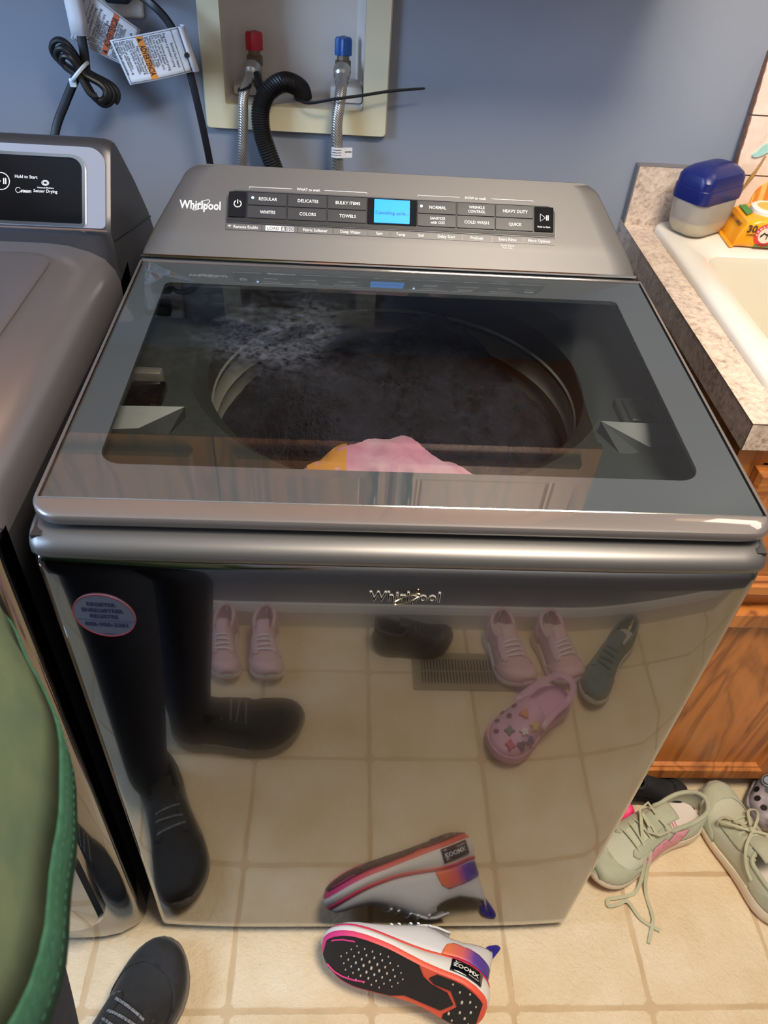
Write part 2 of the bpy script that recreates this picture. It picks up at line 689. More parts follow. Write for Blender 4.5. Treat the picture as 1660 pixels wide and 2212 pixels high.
def tile_mesh(seed):
    rnd = random.Random(seed)
    bm = B()
    hx, hy = TX/2-.0036, TY/2-.0036
    P = []
    for (x0, y0, x1, y1) in ((hx, -hy, hx, hy), (hx, hy, -hx, hy), (-hx, hy, -hx, -hy), (-hx, -hy, hx, -hy)):
        for k in range(5):
            t = [.035, .25, .5, .75, .965][k]
            x, y = x0+(x1-x0)*t, y0+(y1-y0)*t
            j = rnd.uniform(-.0016, .0012) if 0 < k < 4 else 0
            P.append((x*(1+j/hx) if abs(x) == hx else x, y*(1+j/hy) if abs(y) == hy else y))
    loft(bm, [[(x, y, -.012) for x, y in P], [(x, y, -.0012) for x, y in P], [(x*.985, y*.984, 0) for x, y in P]], True, False, True)
    me = bpy.data.meshes.new('tile')
    bmesh.ops.recalc_face_normals(bm, faces=bm.faces)
    bm.to_mesh(me)
    bm.free()
    me.materials.append(M['tile'])
    return me


tms = [tile_mesh(i) for i in range(4)]
for i in range(-6, 8):
    for j in range(-3, 4):
        cx, cy = .008+TX*(i+.5), -.115+TY*(j+.5)
        if XL < cx < XR and YF-.08 < cy < YW+.05:
            o = link('tile', tms[random.randrange(4)], floor)
            o.location = (cx, cy, 0)
            o.rotation_euler = (0, 0, PI*random.randrange(2))

bm = B()
P = [(0, 0), (.014, 0), (.014, .052), (.010, .061), (.005, .068), (0, .071)]
loft(bm, [[(x, YF+a, b) for a, b in P] for x in (XL, XR)], True, True, True)
struct(obj('baseboard_front', bm, M['trimwhite'], smooth=False))
bm = B()
loft(bm, [[(x, YW-a, b) for a, b in P] for x in (XL, XR)], True, True, True)
struct(obj('baseboard_back', bm, M['trimwhite'], smooth=False))

# window in the left wall, the daylight's source
win = struct(thing('window_1', 'x', 'x', (XL, (WY0+WY1)/2, WZ0)))
del win['label'], win['category']
bm = B()
for b in ((WY0, WY1, WZ0, WZ0+.05), (WY0, WY1, WZ1-.05, WZ1), (WY0, WY0+.05, WZ0, WZ1), (WY1-.05, WY1, WZ0, WZ1), (WY0, WY1, 1.48, 1.52)):
    box(bm, XL-.06, XL-.005, b[0], b[1], b[2], b[3], .004)
obj('window_frame', bm, M['trimwhite'], win)
bm = B()
box(bm, XL-.05, XL-.045, WY0+.03, WY1-.03, WZ0+.03, WZ1-.03)
obj('window_pane', bm, mat('daylit_pane', (170, 200, 240), .1, emit=1.6), win)

# lamps
t = thing('ceiling_lamp', 'round white flush ceiling lamp above the floor in front of the sink', 'lamp', (.42, -.30, ZC))
bm = B()
lathe(bm, [(.33, 0), (.33, -.03), (.315, -.045), (.30, -.045)], (.42, -.30, ZC))
obj('lamp_base', bm, M['trimwhite'], t)
bm = B()
lathe(bm, [(.298, -.045), (.28, -.075), (.20, -.10), (.10, -.115), (0, -.118)], (.42, -.30, ZC))
obj('diffuser', bm, mat('lamp_diffuser', (255, 226, 180), .4, emit=3), t)
t = thing('wall_lamp', 'small wall lamp with warm shade over the sink', 'lamp', (1.0, YW, 1.95))
bm = B()
box(bm, .80, 1.20, YW-.025, YW, 1.91, 1.99, .006)
obj('back_plate', bm, M['nut'], t)
bm = B()
tube(bm, [(.84, YW-.08, 1.95), (1.16, YW-.08, 1.95)], .035, 16)
obj('lamp_shade', bm, mat('warm_shade', (255, 220, 170), .4, emit=3), t)

# ------------------------------------------------------------------ washing machine
WX = .346
wm = thing('washing_machine', 'dark stainless top-load washing machine with glass lid and blue display', 'washing machine', (0, .36, 0))


def crown(x):
    a = max(0, abs(x)-.18)
    return .22*a*a


# body shell: sides, back, bottom, base
bm = B()
box(bm, -WX+.003, -WX+.012, .012, .72, .03, .925)
box(bm, WX-.012, WX-.003, .012, .72, .03, .925)
box(bm, -WX+.003, WX-.003, .705, .72, .03, .95)
box(bm, -WX+.003, WX-.003, .03, .72, .03, .045)
box(bm, -WX+.012, WX-.012, .022, .03, .03, .90)
obj('body_shell', bm, M['darkplastic'], wm, smooth=False)
for sx in (-1, 1):
    for yy in (.07, .66):
        bm = B()
        lathe(bm, [(.022, 0), (.022, .012), (.009, .014), (.009, .032)], (sx*.30, yy, 0), seg=14)
        obj('foot', bm, M['black'], wm)
# mirror-like front panel with softly crowned edges
bm = B()
xs = [-WX+.0, -WX+.002, -WX+.006]+[float(v) for v in np.linspace(-WX+.012, WX-.012, 33)]+[WX-.006, WX-.002, WX]
prof = []
for x in xs:
    e = WX-abs(x)
    rr = .010
    ed = rr-math.sqrt(max(0, rr*rr-(rr-min(e, rr))**2))
    prof.append((x, crown(x)+ed))
zs = [.024, .026, .03]+[float(v) for v in np.linspace(.05, .88, 12)]+[.894, .899, .902]
rings = []
for z in zs:
    dz = 0.006 if z in (.024, .902) else (.0018 if z in (.026, .899) else 0)
    rings.append([(WX, .03, z)]+[(x, y+dz, z) for x, y in prof[::-1]]+[(-WX, .03, z)])
loft(bm, rings, False)
obj('front_panel', bm, M['steel_panel'], wm, angle=50)
# top front rim: rounded strip below the lid
bm = B()
P = [(.04, .9045), (.004, .9045), (.001, .9055), (-.001, .909), (-.001, .914), (.002, .9195), (.008, .9235), (.018, .9255), (.034, .926), (.06, .922)]
rings = []
for x in [-.3475, -.3468, -.344, -.336, -.32]+[float(v) for v in np.linspace(-.28, .28, 9)]+[.32, .336, .344, .3468, .3475]:
    e = .3475-abs(x)
    d = .016-math.sqrt(max(0, .016**2-(.016-min(e, .016))**2))
    rings.append([(x, min(y+d+crown(x)*.5, .06), z-d*.15) for y, z in P])
loft(bm, rings, False)
obj('top_rim', bm, M['steel_rim'], wm, angle=60)
for sx in (-1, 1):
    bm = B()
    box(bm, sx*.3465-.006 if sx > 0 else -.3465, sx*.3465 if sx > 0 else -.3405, .058, .70, .90, .9235, .003)
    obj('side_rail', bm, M['steel_rim'], wm)

# lid: slopes from the hinge to the front
LY0, LZ0, LY1, LZ1 = .018, .9435, .521, .9593
sl = (LZ1-LZ0)/(LY1-LY0)


def lidp(x, y, h=0):
    if x > .32:          # the lid's border is a little wider on the right
        x += .0062
    return Vector((x, y, LZ0+sl*(y-LY0)+h))


LX = .3462
GX, GY0, GY1 = .3405, .0425, .512
bm = B()
Po = rrect(-LX, LX, LY0, LY1, [.004, .004, .030, .030], 8)
Pi = rrect(-GX, GX, GY0, GY1, [.003, .003, .003, .003], 8)


def inset(P, d):
    return [(x-math.copysign(d, x), y+(d if y < .26 else -d)) for x, y in P]


rings = [[lidp(x, y, -.016) for x, y in Pi], [lidp(x, y, -.016) for x, y in inset(Po, .010)], [lidp(x, y, -.0135) for x, y in inset(Po, .003)],
         [lidp(x, y, -.009) for x, y in Po], [lidp(x, y, -.003) for x, y in Po],
         [lidp(x, y, -.0009) for x, y in inset(Po, .0012)], [lidp(x, y, 0) for x, y in inset(Po, .004)],
         [lidp(x, y, 0) for x, y in Pi], [lidp(x, y, -.016) for x, y in Pi]]
loft(bm, rings, True)
lid = obj('lid_frame', bm, M['lid_paint'], wm, angle=40)
# opaque glass border and the clear pane set in it
WIN = rrect(-.300, .300, .093, .458, [.008, .008, .022, .022], 8)
bm = B()
G = rrect(-GX+.0018, GX-.0018, GY0+.0015, GY1-.0015, .003, 8)
ring_flat(bm, G, WIN, lidp, -.006, -.0008)
gb = obj('glass_border', bm, M['frit'], lid, local=False, smooth=False)
bm = B()
vs = [bm.verts.new(lidp(x, y, -.0008)) for x, y in WIN]
bm.faces.new(vs)
obj('glass_pane', bm, M['glass'], lid, smooth=False)
bm = B()
tube(bm, [lidp(-GX, GY0, .0002), lidp(GX, GY0, .0002)], .0007, 6)
obj('front_trim', bm, M['chrome'], lid)
for sx in (-1, 1):
    bm = B()
    tube(bm, [lidp(sx*GX, GY0, .0001), lidp(sx*GX, GY1, .0001)], .0007, 6)
    obj('side_trim', bm, M['black_gloss'], lid)

# inside: deck, tub ring, basket
TCX, TCY, TR = .01, .435, .272
bm = B()
nn = 72
outer, mid, inner, lip = [], [], [], []
for k in range(nn):
    a = 2*PI*k/nn
    c, s = math.cos(a), math.sin(a)
    q = min(.334/abs(c) if abs(c) > 1e-6 else 9, (.265 if s > 0 else .398)/abs(s) if abs(s) > 1e-6 else 9)
    ox, oy = TCX*0+q*c, TCY+q*s
    R0 = min(TR+.012, q-.002)
    outer.append((ox, oy, .885))
    mid.append((TCX*min(1, 1)+R0*c if R0 > TR else ox, TCY+R0*s, .872))
    inner.append((TCX+TR*c, TCY+TR*s, .862))
    lip.append((TCX+(TR-.012)*c, TCY+(TR-.012)*s, .848))
loft(bm, [outer, mid, inner, lip, [(TCX+(TR-.014)*math.cos(2*PI*k/nn), TCY+(TR-.014)*math.sin(2*PI*k/nn), .80) for k in range(nn)]], True)
obj('deck', bm, M['deck'], wm, angle=30)
bm = B()
prof = [(.2625, .842), (.2625, .815), (.256, .808), (.262, .800), (.262, .775), (.256, .768), (.262, .760), (.262, .735), (.256, .728), (.262, .72), (.262, .48), (.05, .46), (.0, .46)]
rings = [[(TCX+r*math.cos(2*PI*k/nn), TCY+r*math.sin(2*PI*k/nn), z) for k in range(nn)] for r, z in prof]
loft(bm, rings, True)
obj('drum_basket', bm, M['basket'], wm, angle=50)
# lock box, pads, facets and rounded corners under the window
bm = B()
box(bm, -.326, -.284, .272, .330, .87, .888, .003)
obj('lid_lock', bm, M['black_gloss'], wm)
bm = B()
box(bm, -.332, -.292, .336, .352, .87, .894, .003)
obj('latch_plate', bm, M['nut'], wm)
bm = B()
box(bm, .285, .330, .27, .335, .868, .886, .005, 3)
box(bm, .292, .324, .277, .328, .884, .890, .004, 3)
obj('dispenser_cover', bm, M['deck'], wm)
for sx in (-1, 1):
    bm = B()
    A = [(.334, .252, .902), (.252, .272, .890), (.272, .212, .872), (.314, .196, .872), (.334, .215, .875)]
    top = [bm.verts.new((sx*x, y, z)) for x, y, z in A]
    bot = [bm.verts.new((sx*x, y, .862)) for x, y, z in A]
    bm.faces.new(top)
    for i in range(5):
        j = (i+1) % 5
        bm.faces.new((top[i], top[j], bot[j], bot[i]))
    obj('corner_facet', bm, M['deck'], wm, smooth=False)
    bm = B()
    lathe(bm, [(.034, 0), (.034, .018), (.030, .024), (.0, .026)], (sx*.292, .145, .862), seg=28)
    obj('corner_boss', bm, M['deck'], wm)

# console
CO = Vector((0, .53, .965))
CT = Vector((0, .09, .085)).normalized()
CN = Vector((0, -CT.z, CT.y))


def cp(x, t, h=0):
    return CO+Vector((x, 0, 0))+CT*t+CN*h


bm = B()


def chalf(t):
    """half width of the console face at height t, rounded at its upper corners"""
    w = .346-.050*min(1, max(0, t)/.105)
    r = .030
    if t > .1285-r:
        d = t-(.1285-r)
        w -= r*1.05-math.sqrt(max(0, (r*1.05)**2-(d*1.05)**2))
    return w


ts = [-.010, .006, .022]+[float(v) for v in np.linspace(.03, .098, 8)]+[.104, .110, .116, .121, .1245, .127, .1282, .1285]
off = {-.010: -.004, .006: -.0035, .022: -.0008}
rings = []
for tt in ts:
    w = chalf(tt)
    h = off.get(tt, 0)
    row = [cp(x*w, tt, h-(0 if abs(x) < 1 else .0015)) for x in (-1, -.992, -.9, -.5, 0, .5, .9, .992, 1)]
    back = max(.62, .70-.0*tt)
    p = row[-1]
    q = row[0]
    row = [Vector((q.x, .70, q.z-.055))] + row + [Vector((p.x, .70, p.z-.055))]
    rings.append(row)
top = [Vector((v.x*.99, .66 if 0 < i < len(rings[-1])-1 else .70, v.z-.008)) for i, v in enumerate(rings[-1])]
rings.append([Vector((v.x, v.y+.004 if 0 < i < len(top)-1 else .70, v.z-.001)) for i, v in enumerate(rings[-1])])
rings.append([Vector((v.x, .695, v.z-.05 if 0 < i < len(top)-1 else v.z-.002)) for i, v in enumerate(rings[-1])])
loft(bm, rings, False)
console = obj('console', bm, M['console'], wm, angle=55)
bm = B()
tube(bm, [(-.345, .5265, .9605), (.345, .5265, .9605)], .0028, 8)
obj('hinge_trim', bm, M['chrome'], console)
bm = B()
tube(bm, [cp(-chalf(-.01), -.0128, -.002), cp(chalf(-.01), -.0128, -.002)], .002, 6)
obj('hinge_gap', bm, M['black'], console)

PB = rrect(-.2310, .2275, .0475, .0912, [.012, .012, .001, .001], 6)
bm = B()
PBo = rrect(-.2325, .2290, .0460, .0928, [.0135, .0135, .002, .002], 6)
ring_flat(bm, PBo, PB, cp, -.001, .0016)
obj('panel_frame', bm, M['frame_gray'], console)
bm = B()
prism(bm, PB, cp, -.001, .0006)
obj('control_panel', bm, M['panel_black'], console, smooth=False)
bm = B()
prism(bm, rrect(-.2310, .2275, .0470, .0512, .001, 2), cp, 0, .0024)
obj('panel_ledge', bm, M['black'], console, smooth=False)


def button(x0, x1, t0, t1, r=.0012, h=.0022, m='button'):
    bm = B()
    P = rrect(x0+.0006, x1-.0006, t0+.0006, t1-.0006, r, 3)
    Pin = [((x-(x0+x1)/2)*.985+(x0+x1)/2, (y-(t0+t1)/2)*.96+(t0+t1)/2) for x, y in P]
    loft(bm, [[cp(x, y, 0) for x, y in P], [cp(x, y, h*.75) for x, y in P], [cp(x, y, h) for x, y in Pin]], True, False, True)
    return obj('button', bm, M[m], console, smooth=False)


T0, TMID, T1 = .0530, .0716, .0905
wh = [-.2040, -.1489, -.0936, -.0382]
hw_ = [.0322, .0875, .1424, .1973]
L1 = [['REGULAR', 'DELICATES', 'BULKY ITEMS'], ['WHITES', 'COLORS', 'TOWELS']]
L2 = [['NORMAL', 'WRINKLE|CONTROL', 'HEAVY DUTY'], ['SANITIZE|with OXI', 'COLD WASH', 'QUICK']]
letter = B()


def ctext(s, x, t, size, h=.0026, bold=.012, **kw):
    text(letter, s, size, lambda X, Y, Z: cp(x+X, t+Y, h), bold=bold, **kw)


for cols, labs in ((wh, L1), (hw_, L2)):
    for c in range(3):
        for r_ in range(2):
            t0, t1 = (TMID, T1) if r_ == 0 else (T0, TMID)
            button(cols[c], cols[c+1], t0, t1)
            xc = (cols[c]+cols[c+1])/2+.001
            parts = labs[r_][c].split('|')
            for i, sline in enumerate(parts):
                ctext(sline, xc, (t0+t1)/2+(0 if len(parts) == 1 else (.0030 if i == 0 else -.0030)), .0064 if len(parts) == 1 else .0056, sx=.92)
            # unlit indicator dot
button(-.2298, -.2046, T0, T1, m='black_gloss')
button(.1979, .2262, T0, T1, m='black_gloss')
# lit indicators
for x, t_ in ((-.1965, .0822), (.0378, .0822)):
    bm = B()
    lathe(bm, [(.0017, 0), (.0017, .0028), (.001, .0034)], cp(x, t_, 0), CN, 10)
    obj('indicator_light', bm, M['led'], console)
# power and start symbols
P = [cp(-.2168+.0048*math.sin(a), .0725+.0048*math.cos(a), .0026) for a in np.linspace(.55, 2*PI-.55, 22)]
tube(letter, P, .00075, 5)
tube(letter, [cp(-.2168, .0725, .0026), cp(-.2168, .0782, .0026)], .00075, 5)
P = [cp(.2065, .0790, .0026), cp(.2065, .0685, .0026), cp(.2140, .0738, .0026)]
tube(letter, P, .0007, 5, closed=True)
for dx in (.0155, .0178):
    tube(letter, [cp(.2000+dx, .0700, .0026), cp(.2000+dx, .0775, .0026)], .0008, 5)
ctext('Hold to Start', .2118, .0605, .0036, sx=.95)
# printed legends on the console face
HF = .0004
for x0, x1, word in ((-.2020, -.0389, 'WHAT to wash'), (.0322, .1965, 'HOW to wash')):
    xm = (x0+x1)/2
    wd = .0225
    tube(letter, [cp(x0, .0962, HF), cp(x0, .0985, HF), cp(xm-wd, .0985, HF)], .0005, 4)
    tube(letter, [cp(xm+wd, .0985, HF), cp(x1, .0985, HF), cp(x1, .0962, HF)], .0005, 4)
    ctext(word, xm, .0985, .0052, HF, sx=.95)
bx = [-.2325, -.1815, -.1335, -.0835, -.0355, -.0050, .0270, .0590, .1095, .1520, .1900, .2285]
bx = [-.2325, -.1830, -.1335, -.0845, -.0360, -.0045, .0240, .0520, .0960, .1385, .1830, .2285]
names = ['Remote Enable', '', 'Fabric Softener', 'Deep Water', 'Spin', 'Temp', 'Soil', 'Delay Start', 'PreSoak', 'Extra Rinse', 'More Options']
for i, nm in enumerate(names):
    bm = B()
    P = rrect(bx[i], bx[i+1], .0358, .0452, .0006, 1)
    Q = rrect(bx[i]+.0006, bx[i+1]-.0006, .0364, .0446, .0004, 1)
    ring_flat(bm, P, Q, cp, -.0002, .0009)
    bm2 = B()
    prism(bm2, Q, cp, -.0002, .0005)
    obj('option_button', bm2, M['frame_gray'] if False else M['console'], console, smooth=False)
    obj('option_frame', bm, M['frame_gray'], console, smooth=False)
    if nm:
        ctext(nm, (bx[i]+bx[i+1])/2+(.003 if i == 0 else 0), .0406, .0060, .0008, bold=.006, sx=.92)
# wifi mark
for r_ in (.0010, .0020, .0030):
    tube(letter, [cp(-.2270+r_*math.sin(a), .0392+r_*math.cos(a), .0008) for a in np.linspace(-.8, .8, 7)], .00035, 4)
# LOAD & GO badge
xc = (bx[1]+bx[2])/2
badge = rrect(xc-.0195, xc+.0195, .0370, .0440, .0005, 1)
ring_flat(letter, badge, rrect(xc-.0190, xc+.0190, .0375, .0435, .0004, 1), cp, .0004, .0010)
prism(letter, rrect(xc-.0195, xc+.002, .0370, .0440, .0004, 1), cp, .0004, .0009)
ctext('& GO', xc+.0108, .0405, .0062, .0010)
bm = B()
text(bm, 'LOAD', .0062, lambda X, Y, Z: cp(xc-.0088+X, .0405+Y, .0011), bold=.012)
obj('dark_lettering', bm, M['ink'], console, smooth=False)
ctext('Cycle Signal', .1605, .0320, .0040, HF, bold=0)
ctext('Hold 3 sec', .1605, .0282, .0034, HF, bold=0)
# washer wordmark with its oval swoosh
wm_letter = B()
text(wm_letter, 'Whirlpool', .0168, lambda X, Y, Z: cp(-.2683+X, .0690+Y, HF), bold=.022, sx=.80)
sw = [(-.2668+.0118*math.cos(a)*.94-.0030*math.sin(a), .0690+.0118*math.cos(a)*.62+.0026*math.sin(a)) for a in np.linspace(0, 2*PI, 33)[:-1]]
tube(wm_letter, [cp(x, t_, HF) for x, t_ in sw], .00055, 5, closed=True)
obj('wordmark', wm_letter, M['print'], console, smooth=False, label='white wordmark with an oval swoosh')
obj('lettering', letter, M['print'], console, smooth=False, label='white printed legends')
# blue display
bm = B()
prism(bm, rrect(-.0375, .0318, .0530, .0905, .001, 2), cp, 0, .0012)
obj('display_surround', bm, M['black_gloss'], console, smooth=False)
bm = B()
prism(bm, rrect(-.0282, .0217, .0555, .0892, .001, 2), cp, .001, .0020)
obj('display', bm, M['bluescreen'], console, smooth=False, label='lit blue display')
bm = B()
text(bm, 'Cancelling cycle...', .0066, lambda X, Y, Z: cp(-.0032+X, .0700+Y, .0022), bold=.004)
obj('display_text', bm, M['screentext'], console, smooth=False)

# front badge: dark letters on a chrome edge, gold-toned swoosh
fb = plane_fn((.0005, -.0002, .8665), (1, 0, 0), (0, 0, 1), (0, -1, 0))
bm = B()
text(bm, 'Whirlpool', .0182, lambda X, Y, Z: fb(X, Y, Z+.0004), bold=.026, extrude=.03, sx=.82, spacing=1.10)
badge_o = obj('badge', bm, mat('badge_silver', (222, 218, 208), .3, .35), wm, smooth=False)
bm = B()
text(bm, 'Whirlpool', .0182, lambda X, Y, Z: fb(X, Y, .0012), bold=.002, sx=.82, spacing=1.10)
obj('badge_letters', bm, M['black_gloss'], badge_o, smooth=False)
bm = B()
tube(bm, [fb(.002+.0128*math.cos(a)*.95-.0030*math.sin(a), -.001+.0128*math.cos(a)*.60+.0026*math.sin(a), .0026) for a in np.linspace(0, 2*PI, 33)[:-1]], .0006, 6, closed=True)
obj('swoosh', bm, mat('gold_chrome', (226, 196, 142), .15, 1.0), badge_o)

# oval registration sticker
st = lambda x, y, z=0: Vector((-.2925+x, crown(-.2925+x)-.0004-z, .8265+y))
bm = B()
E_ = [(.0305*math.cos(a), .0315*math.sin(a)) for a in np.linspace(0, 2*PI, 49)[:-1]]
prism(bm, E_, st, -.0004, .0006)
stk = obj('sticker', bm, mat('silver_sticker', (112, 120, 138), .3, .5), wm, smooth=False)
bm = B()
ring_flat(bm, E_, [(x*.97, y*.97) for x, y in E_], st, .0004, .0009)
obj('sticker_edge', bm, mat('sticker_red', (150, 44, 52), .4), stk, smooth=False)
bm = B()
for s_, y, z in (('REGISTER', .0170, .0076), ('ENREGISTRER', .0082, .0076), ('REGISTRE', -.0006, .0076), ('888-900-3381', -.0130, .0082)):
    text(bm, s_, z, lambda X, Y, Z, y=y: st(X, y+Y, .0008), bold=.03, sx=.86 if s_[0] != '8' else .95)
tube(bm, [st(-.027, -.0064, .0008), st(.027, -.0064, .0008)], .0003, 4)
text(bm, 'whirlpool', .0028, lambda X, Y, Z: st(X, -.0270+Y, .0008), bold=.02)
obj('sticker_text', bm, mat('navy_ink', (18, 26, 66), .6), stk, smooth=False)

# laundry in the drum
bm = B()
rng = random.Random(3)
bl = [(rng.uniform(-.2, .2), rng.uniform(-.2, .2), rng.uniform(.03, .075), rng.uniform(.02, .06)) for _ in range(46)]
nr, na = 44, 120
rings = []
for i in range(nr+1):
    rr = .2585*i/nr
    ring = []
    for k in range(na):
        a = 2*PI*k/na
        x, y = rr*math.cos(a), rr*math.sin(a)
        z = 0
        for (bx_, by_, br, bh) in bl:
            d2 = ((x-bx_)**2+(y-by_)**2)/br**2
            z += bh*math.exp(-d2)*.55
        z += .006*math.sin(60*x+11*math.sin(25*y))*math.cos(52*y+7*math.sin(31*x))+.003*math.sin(170*x+5*math.sin(90*y))*math.cos(150*y+4*math.sin(110*x))
        edge = (i/nr)**4
        ring.append((TCX+x, TCY+y, .735+.045*(1-edge)+z*(1-.7*edge)))
    rings.append(ring)
loft(bm, rings[1:], True, True, False)
tag(obj('dark_laundry', bm, M['laundry']), 'heap of dark wet laundry inside the washer drum', 'laundry')['kind'] = 'stuff'
bm = B()
rings = []
for i in range(15):
    v = i/14
    row = []
    for j in range(25):
        u = j/24
        x = -.112+.215*u
        yb = TCY-math.sqrt(max(0.001, .252**2-(x-TCX)**2))
        y = yb+.003+(.125*max(.01, math.sin(PI*min(1, .03+u*.94)))**.8)*v
        z = .836+.030*math.sin(PI*v*.62)*math.sin(PI*(.06+.88*u))+.006*math.sin(22*u+5*v)*math.cos(9*v+4*u)-.04*(v**3)
        row.append((x, y, z))
    rings.append(row)
loft(bm, rings, False)
pg = tag(obj('pink_garment', bm, M['pink_cloth']), 'pink garment with orange print at the front of the drum', 'clothes')
so = pg.modifiers.new('thick', 'SOLIDIFY')
so.thickness = .004
bm = B()
rows = []
for i in range(5):
    row = []
    for j in range(7):
        u, v = j/6*.22+.03, i/4*.8+.08
        x = -.112+.215*u
        yb = TCY-math.sqrt(max(0.001, .252**2-(x-TCX)**2))
        y = yb+.003+(.125*max(.01, math.sin(PI*min(1, .03+u*.94)))**.8)*v
        z = .8385+.030*math.sin(PI*v*.62)*math.sin(PI*(.06+.88*u))+.006*math.sin(22*u+5*v)*math.cos(9*v+4*u)-.04*(v**3)
        row.append((x, y, z))
    rows.append(row)
loft(bm, rows, False)
obj('orange_print', bm, mat('orange_cloth', (200, 140, 70), .9), pg)

# ------------------------------------------------------------------ dryer
M['dry_top'] = mat('dryer_satin_metal', (156, 153, 158), .32, .75)
M['dry_side'] = mat('dryer_gray_paint', (74, 74, 78), .38, .5)
M['dry_silver'] = mat('dryer_silver', (188, 188, 195), .34, .8)
dr = thing('dryer', 'dark metal dryer with black glass control panel and silver bezel', 'dryer', (-.72, .36, 0))
DX0, DX1 = -1.068, -.3745
DXC = (DX0+DX1)/2
bm = B()
box(bm, DX0+.004, DX1-.002, .03, .735, .02, .915)
obj('body_shell', bm, M['dry_side'], dr, smooth=False)
for sx in (DX0+.05, DX1-.05):
    bm = B()
    lathe(bm, [(.022, 0), (.022, .012), (.009, .014), (.009, .03)], (sx, .08, 0), seg=12)
    obj('foot', bm, M['black'], dr)


def dtop(y, drop=0, inx=0):
    h = [(-.0, .905), (-.0, .925), (-.004, .944), (-.014, .960), (-.032, .970), (-.060, .9775), (-.085, .980)]
    R_ = [(DX1+a-(inx if a > -.02 else inx*.3), y, b-drop*(1 if b > .91 else 0)) for a, b in h]
    L_ = [(2*DXC-x, yy, z) for x, yy, z in R_[::-1]]
    return R_+L_


bm = B()
loft(bm, [dtop(.026, .050, .004), dtop(.028, .024, .002), dtop(.034, .010), dtop(.046, .002), dtop(.06), dtop(.2), dtop(.4), dtop(.50), dtop(.53, -.006), dtop(.56, -.010)], False)
top = obj('top_panel', bm, M['dry_top'], dr, angle=60)
bm = B()
Pq = rrect(DX0+.07, DX1-.066, .075, .474, .03, 6)
loft(bm, [[(x, y, .9795) for x, y in Pq], [(x, y, .9815) for x, y in Pq], [(DXC+(x-DXC)*.985, .27+(y-.27)*.975, .9835) for x, y in Pq]], True, False, True)
obj('raised_panel', bm, M['dry_top'], top, angle=25)
# front: bowed panel, big door and its handle
bm = B()


def dfront(x):
    a = (x-DXC)/.347
    return .018-.034*(1-abs(a)**14)


xs = [DX1]+[DX1-.002, DX1-.006]+[float(v) for v in np.linspace(DX1-.012, DX0+.012, 30)]+[DX0]
rings = []
for z in [.020, .023, .03]+[float(v) for v in np.linspace(.06, .88, 10)]+[.905, .912, .915]:
    ez = .006 if z in (.020, .915) else (.002 if z in (.023, .912) else 0)
    rings.append([(DX1, .035, z)]+[(x, dfront(x)+ez+(.004 if x == DX1 else (.0012 if x == DX1-.002 else 0)), z) for x in xs]+[(DX0, .035, z)])
loft(bm, rings, False)
obj('front_panel', bm, M['steel_panel'], dr, angle=60)
bm = B()
Pd = rrect(-.31, .31, .10, .845, .05, 7)
fn = lambda x, z, h: Vector((DXC+x, dfront(DXC+x)-h, z))
loft(bm, [[fn(x, z, -.002) for x, z in Pd], [fn(x, z, .012) for x, z in Pd], [fn(x*.98, .47+(z-.47)*.985, .017) for x, z in Pd], [fn(x*.5, .47+(z-.47)*.5, .019) for x, z in Pd]], True, False, True)
door = obj('door', bm, M['steel_panel'], dr, angle=40)
bm = B()
tube(bm, [(DX1-.075, -.046, .30), (DX1-.075, -.052, .36), (DX1-.075, -.052, .60), (DX1-.075, -.046, .66)], .010, 10)
for z in (.32, .64):
    box(bm, DX1-.082, DX1-.068, -.05, dfront(DX1-.075)+.004, z-.008, z+.008)
obj('handle', bm, M['nut'], door)
# console
DO = Vector((0, .503, 1.0))
DT = Vector((0, .055, .076)).normalized()
DN = Vector((0, -DT.z, DT.y))


def dp(x, t, h=0):
    return DO+Vector((x, 0, 0))+DT*t+DN*h


bm = B()
prof = [(.506, .978), (.502, .992), (.5022, 1.0)]
prof += [tuple(dp(0, t)[1:]) for t in (.02, .05, .08, .095, .104)]
prof += [(.5705, 1.0895), (.580, 1.0925), (.590, 1.0905), (.602, 1.080), (.66, 1.012), (.712, .948), (.735, .905), (.735, .88), (.506, .88)]
cxm = (sum(p[0] for p in prof)/len(prof), sum(p[1] for p in prof)/len(prof))
rings = []
for x, s_ in ((DX0, .93), (DX0+.004, .965), (DX0+.012, .988), (DX0+.03, 1), (DXC, 1), (DX1-.03, 1), (DX1-.012, .988), (DX1-.004, .965), (DX1, .93)):
    rings.append([(x, cxm[0]+(y-cxm[0])*(s_ if y < .62 else 1), cxm[1]+(z-cxm[1])*(s_ if z > .96 else 1)) for y, z in prof])
loft(bm, rings, True, True, True)
dcon = obj('console', bm, M['dry_side'], dr, angle=42)
bm = B()
XG1 = -.4075
Po = rrect(2*DXC-(DX1-.005), DX1-.005, .004, .1050, [.022, .022, .006, .006], 7)
Pi = rrect(2*DXC-XG1-.001, XG1+.001, .0065, .0925, [.016, .016, .004, .004], 7)
ring_flat(bm, Po, Pi, dp, -.004, .0022)
obj('bezel', bm, M['dry_silver'], dcon, angle=40)
bm = B()
ring_flat(bm, rrect(2*DXC-XG1-.003, XG1+.003, .0045, .0945, [.018, .018, .006, .006], 7), rrect(2*DXC-XG1+.001, XG1-.001, .0085, .0905, [.015, .015, .003, .003], 7), dp, .001, .0040)
obj('bezel_trim', bm, M['chrome'], dcon, angle=40)
bm = B()
prism(bm, rrect(2*DXC-XG1, XG1, .007, .092, [.016, .016, .004, .004], 7), dp, -.003, .0018)
obj('glass_panel', bm, M['black_gloss'], dcon, smooth=False)
bm = B()
tube(bm, [dp(-.511+.0105*math.cos(a), .0575+.0105*math.sin(a), .0024) for a in np.linspace(0, 2*PI, 33)[:-1]], .0006, 5, closed=True)
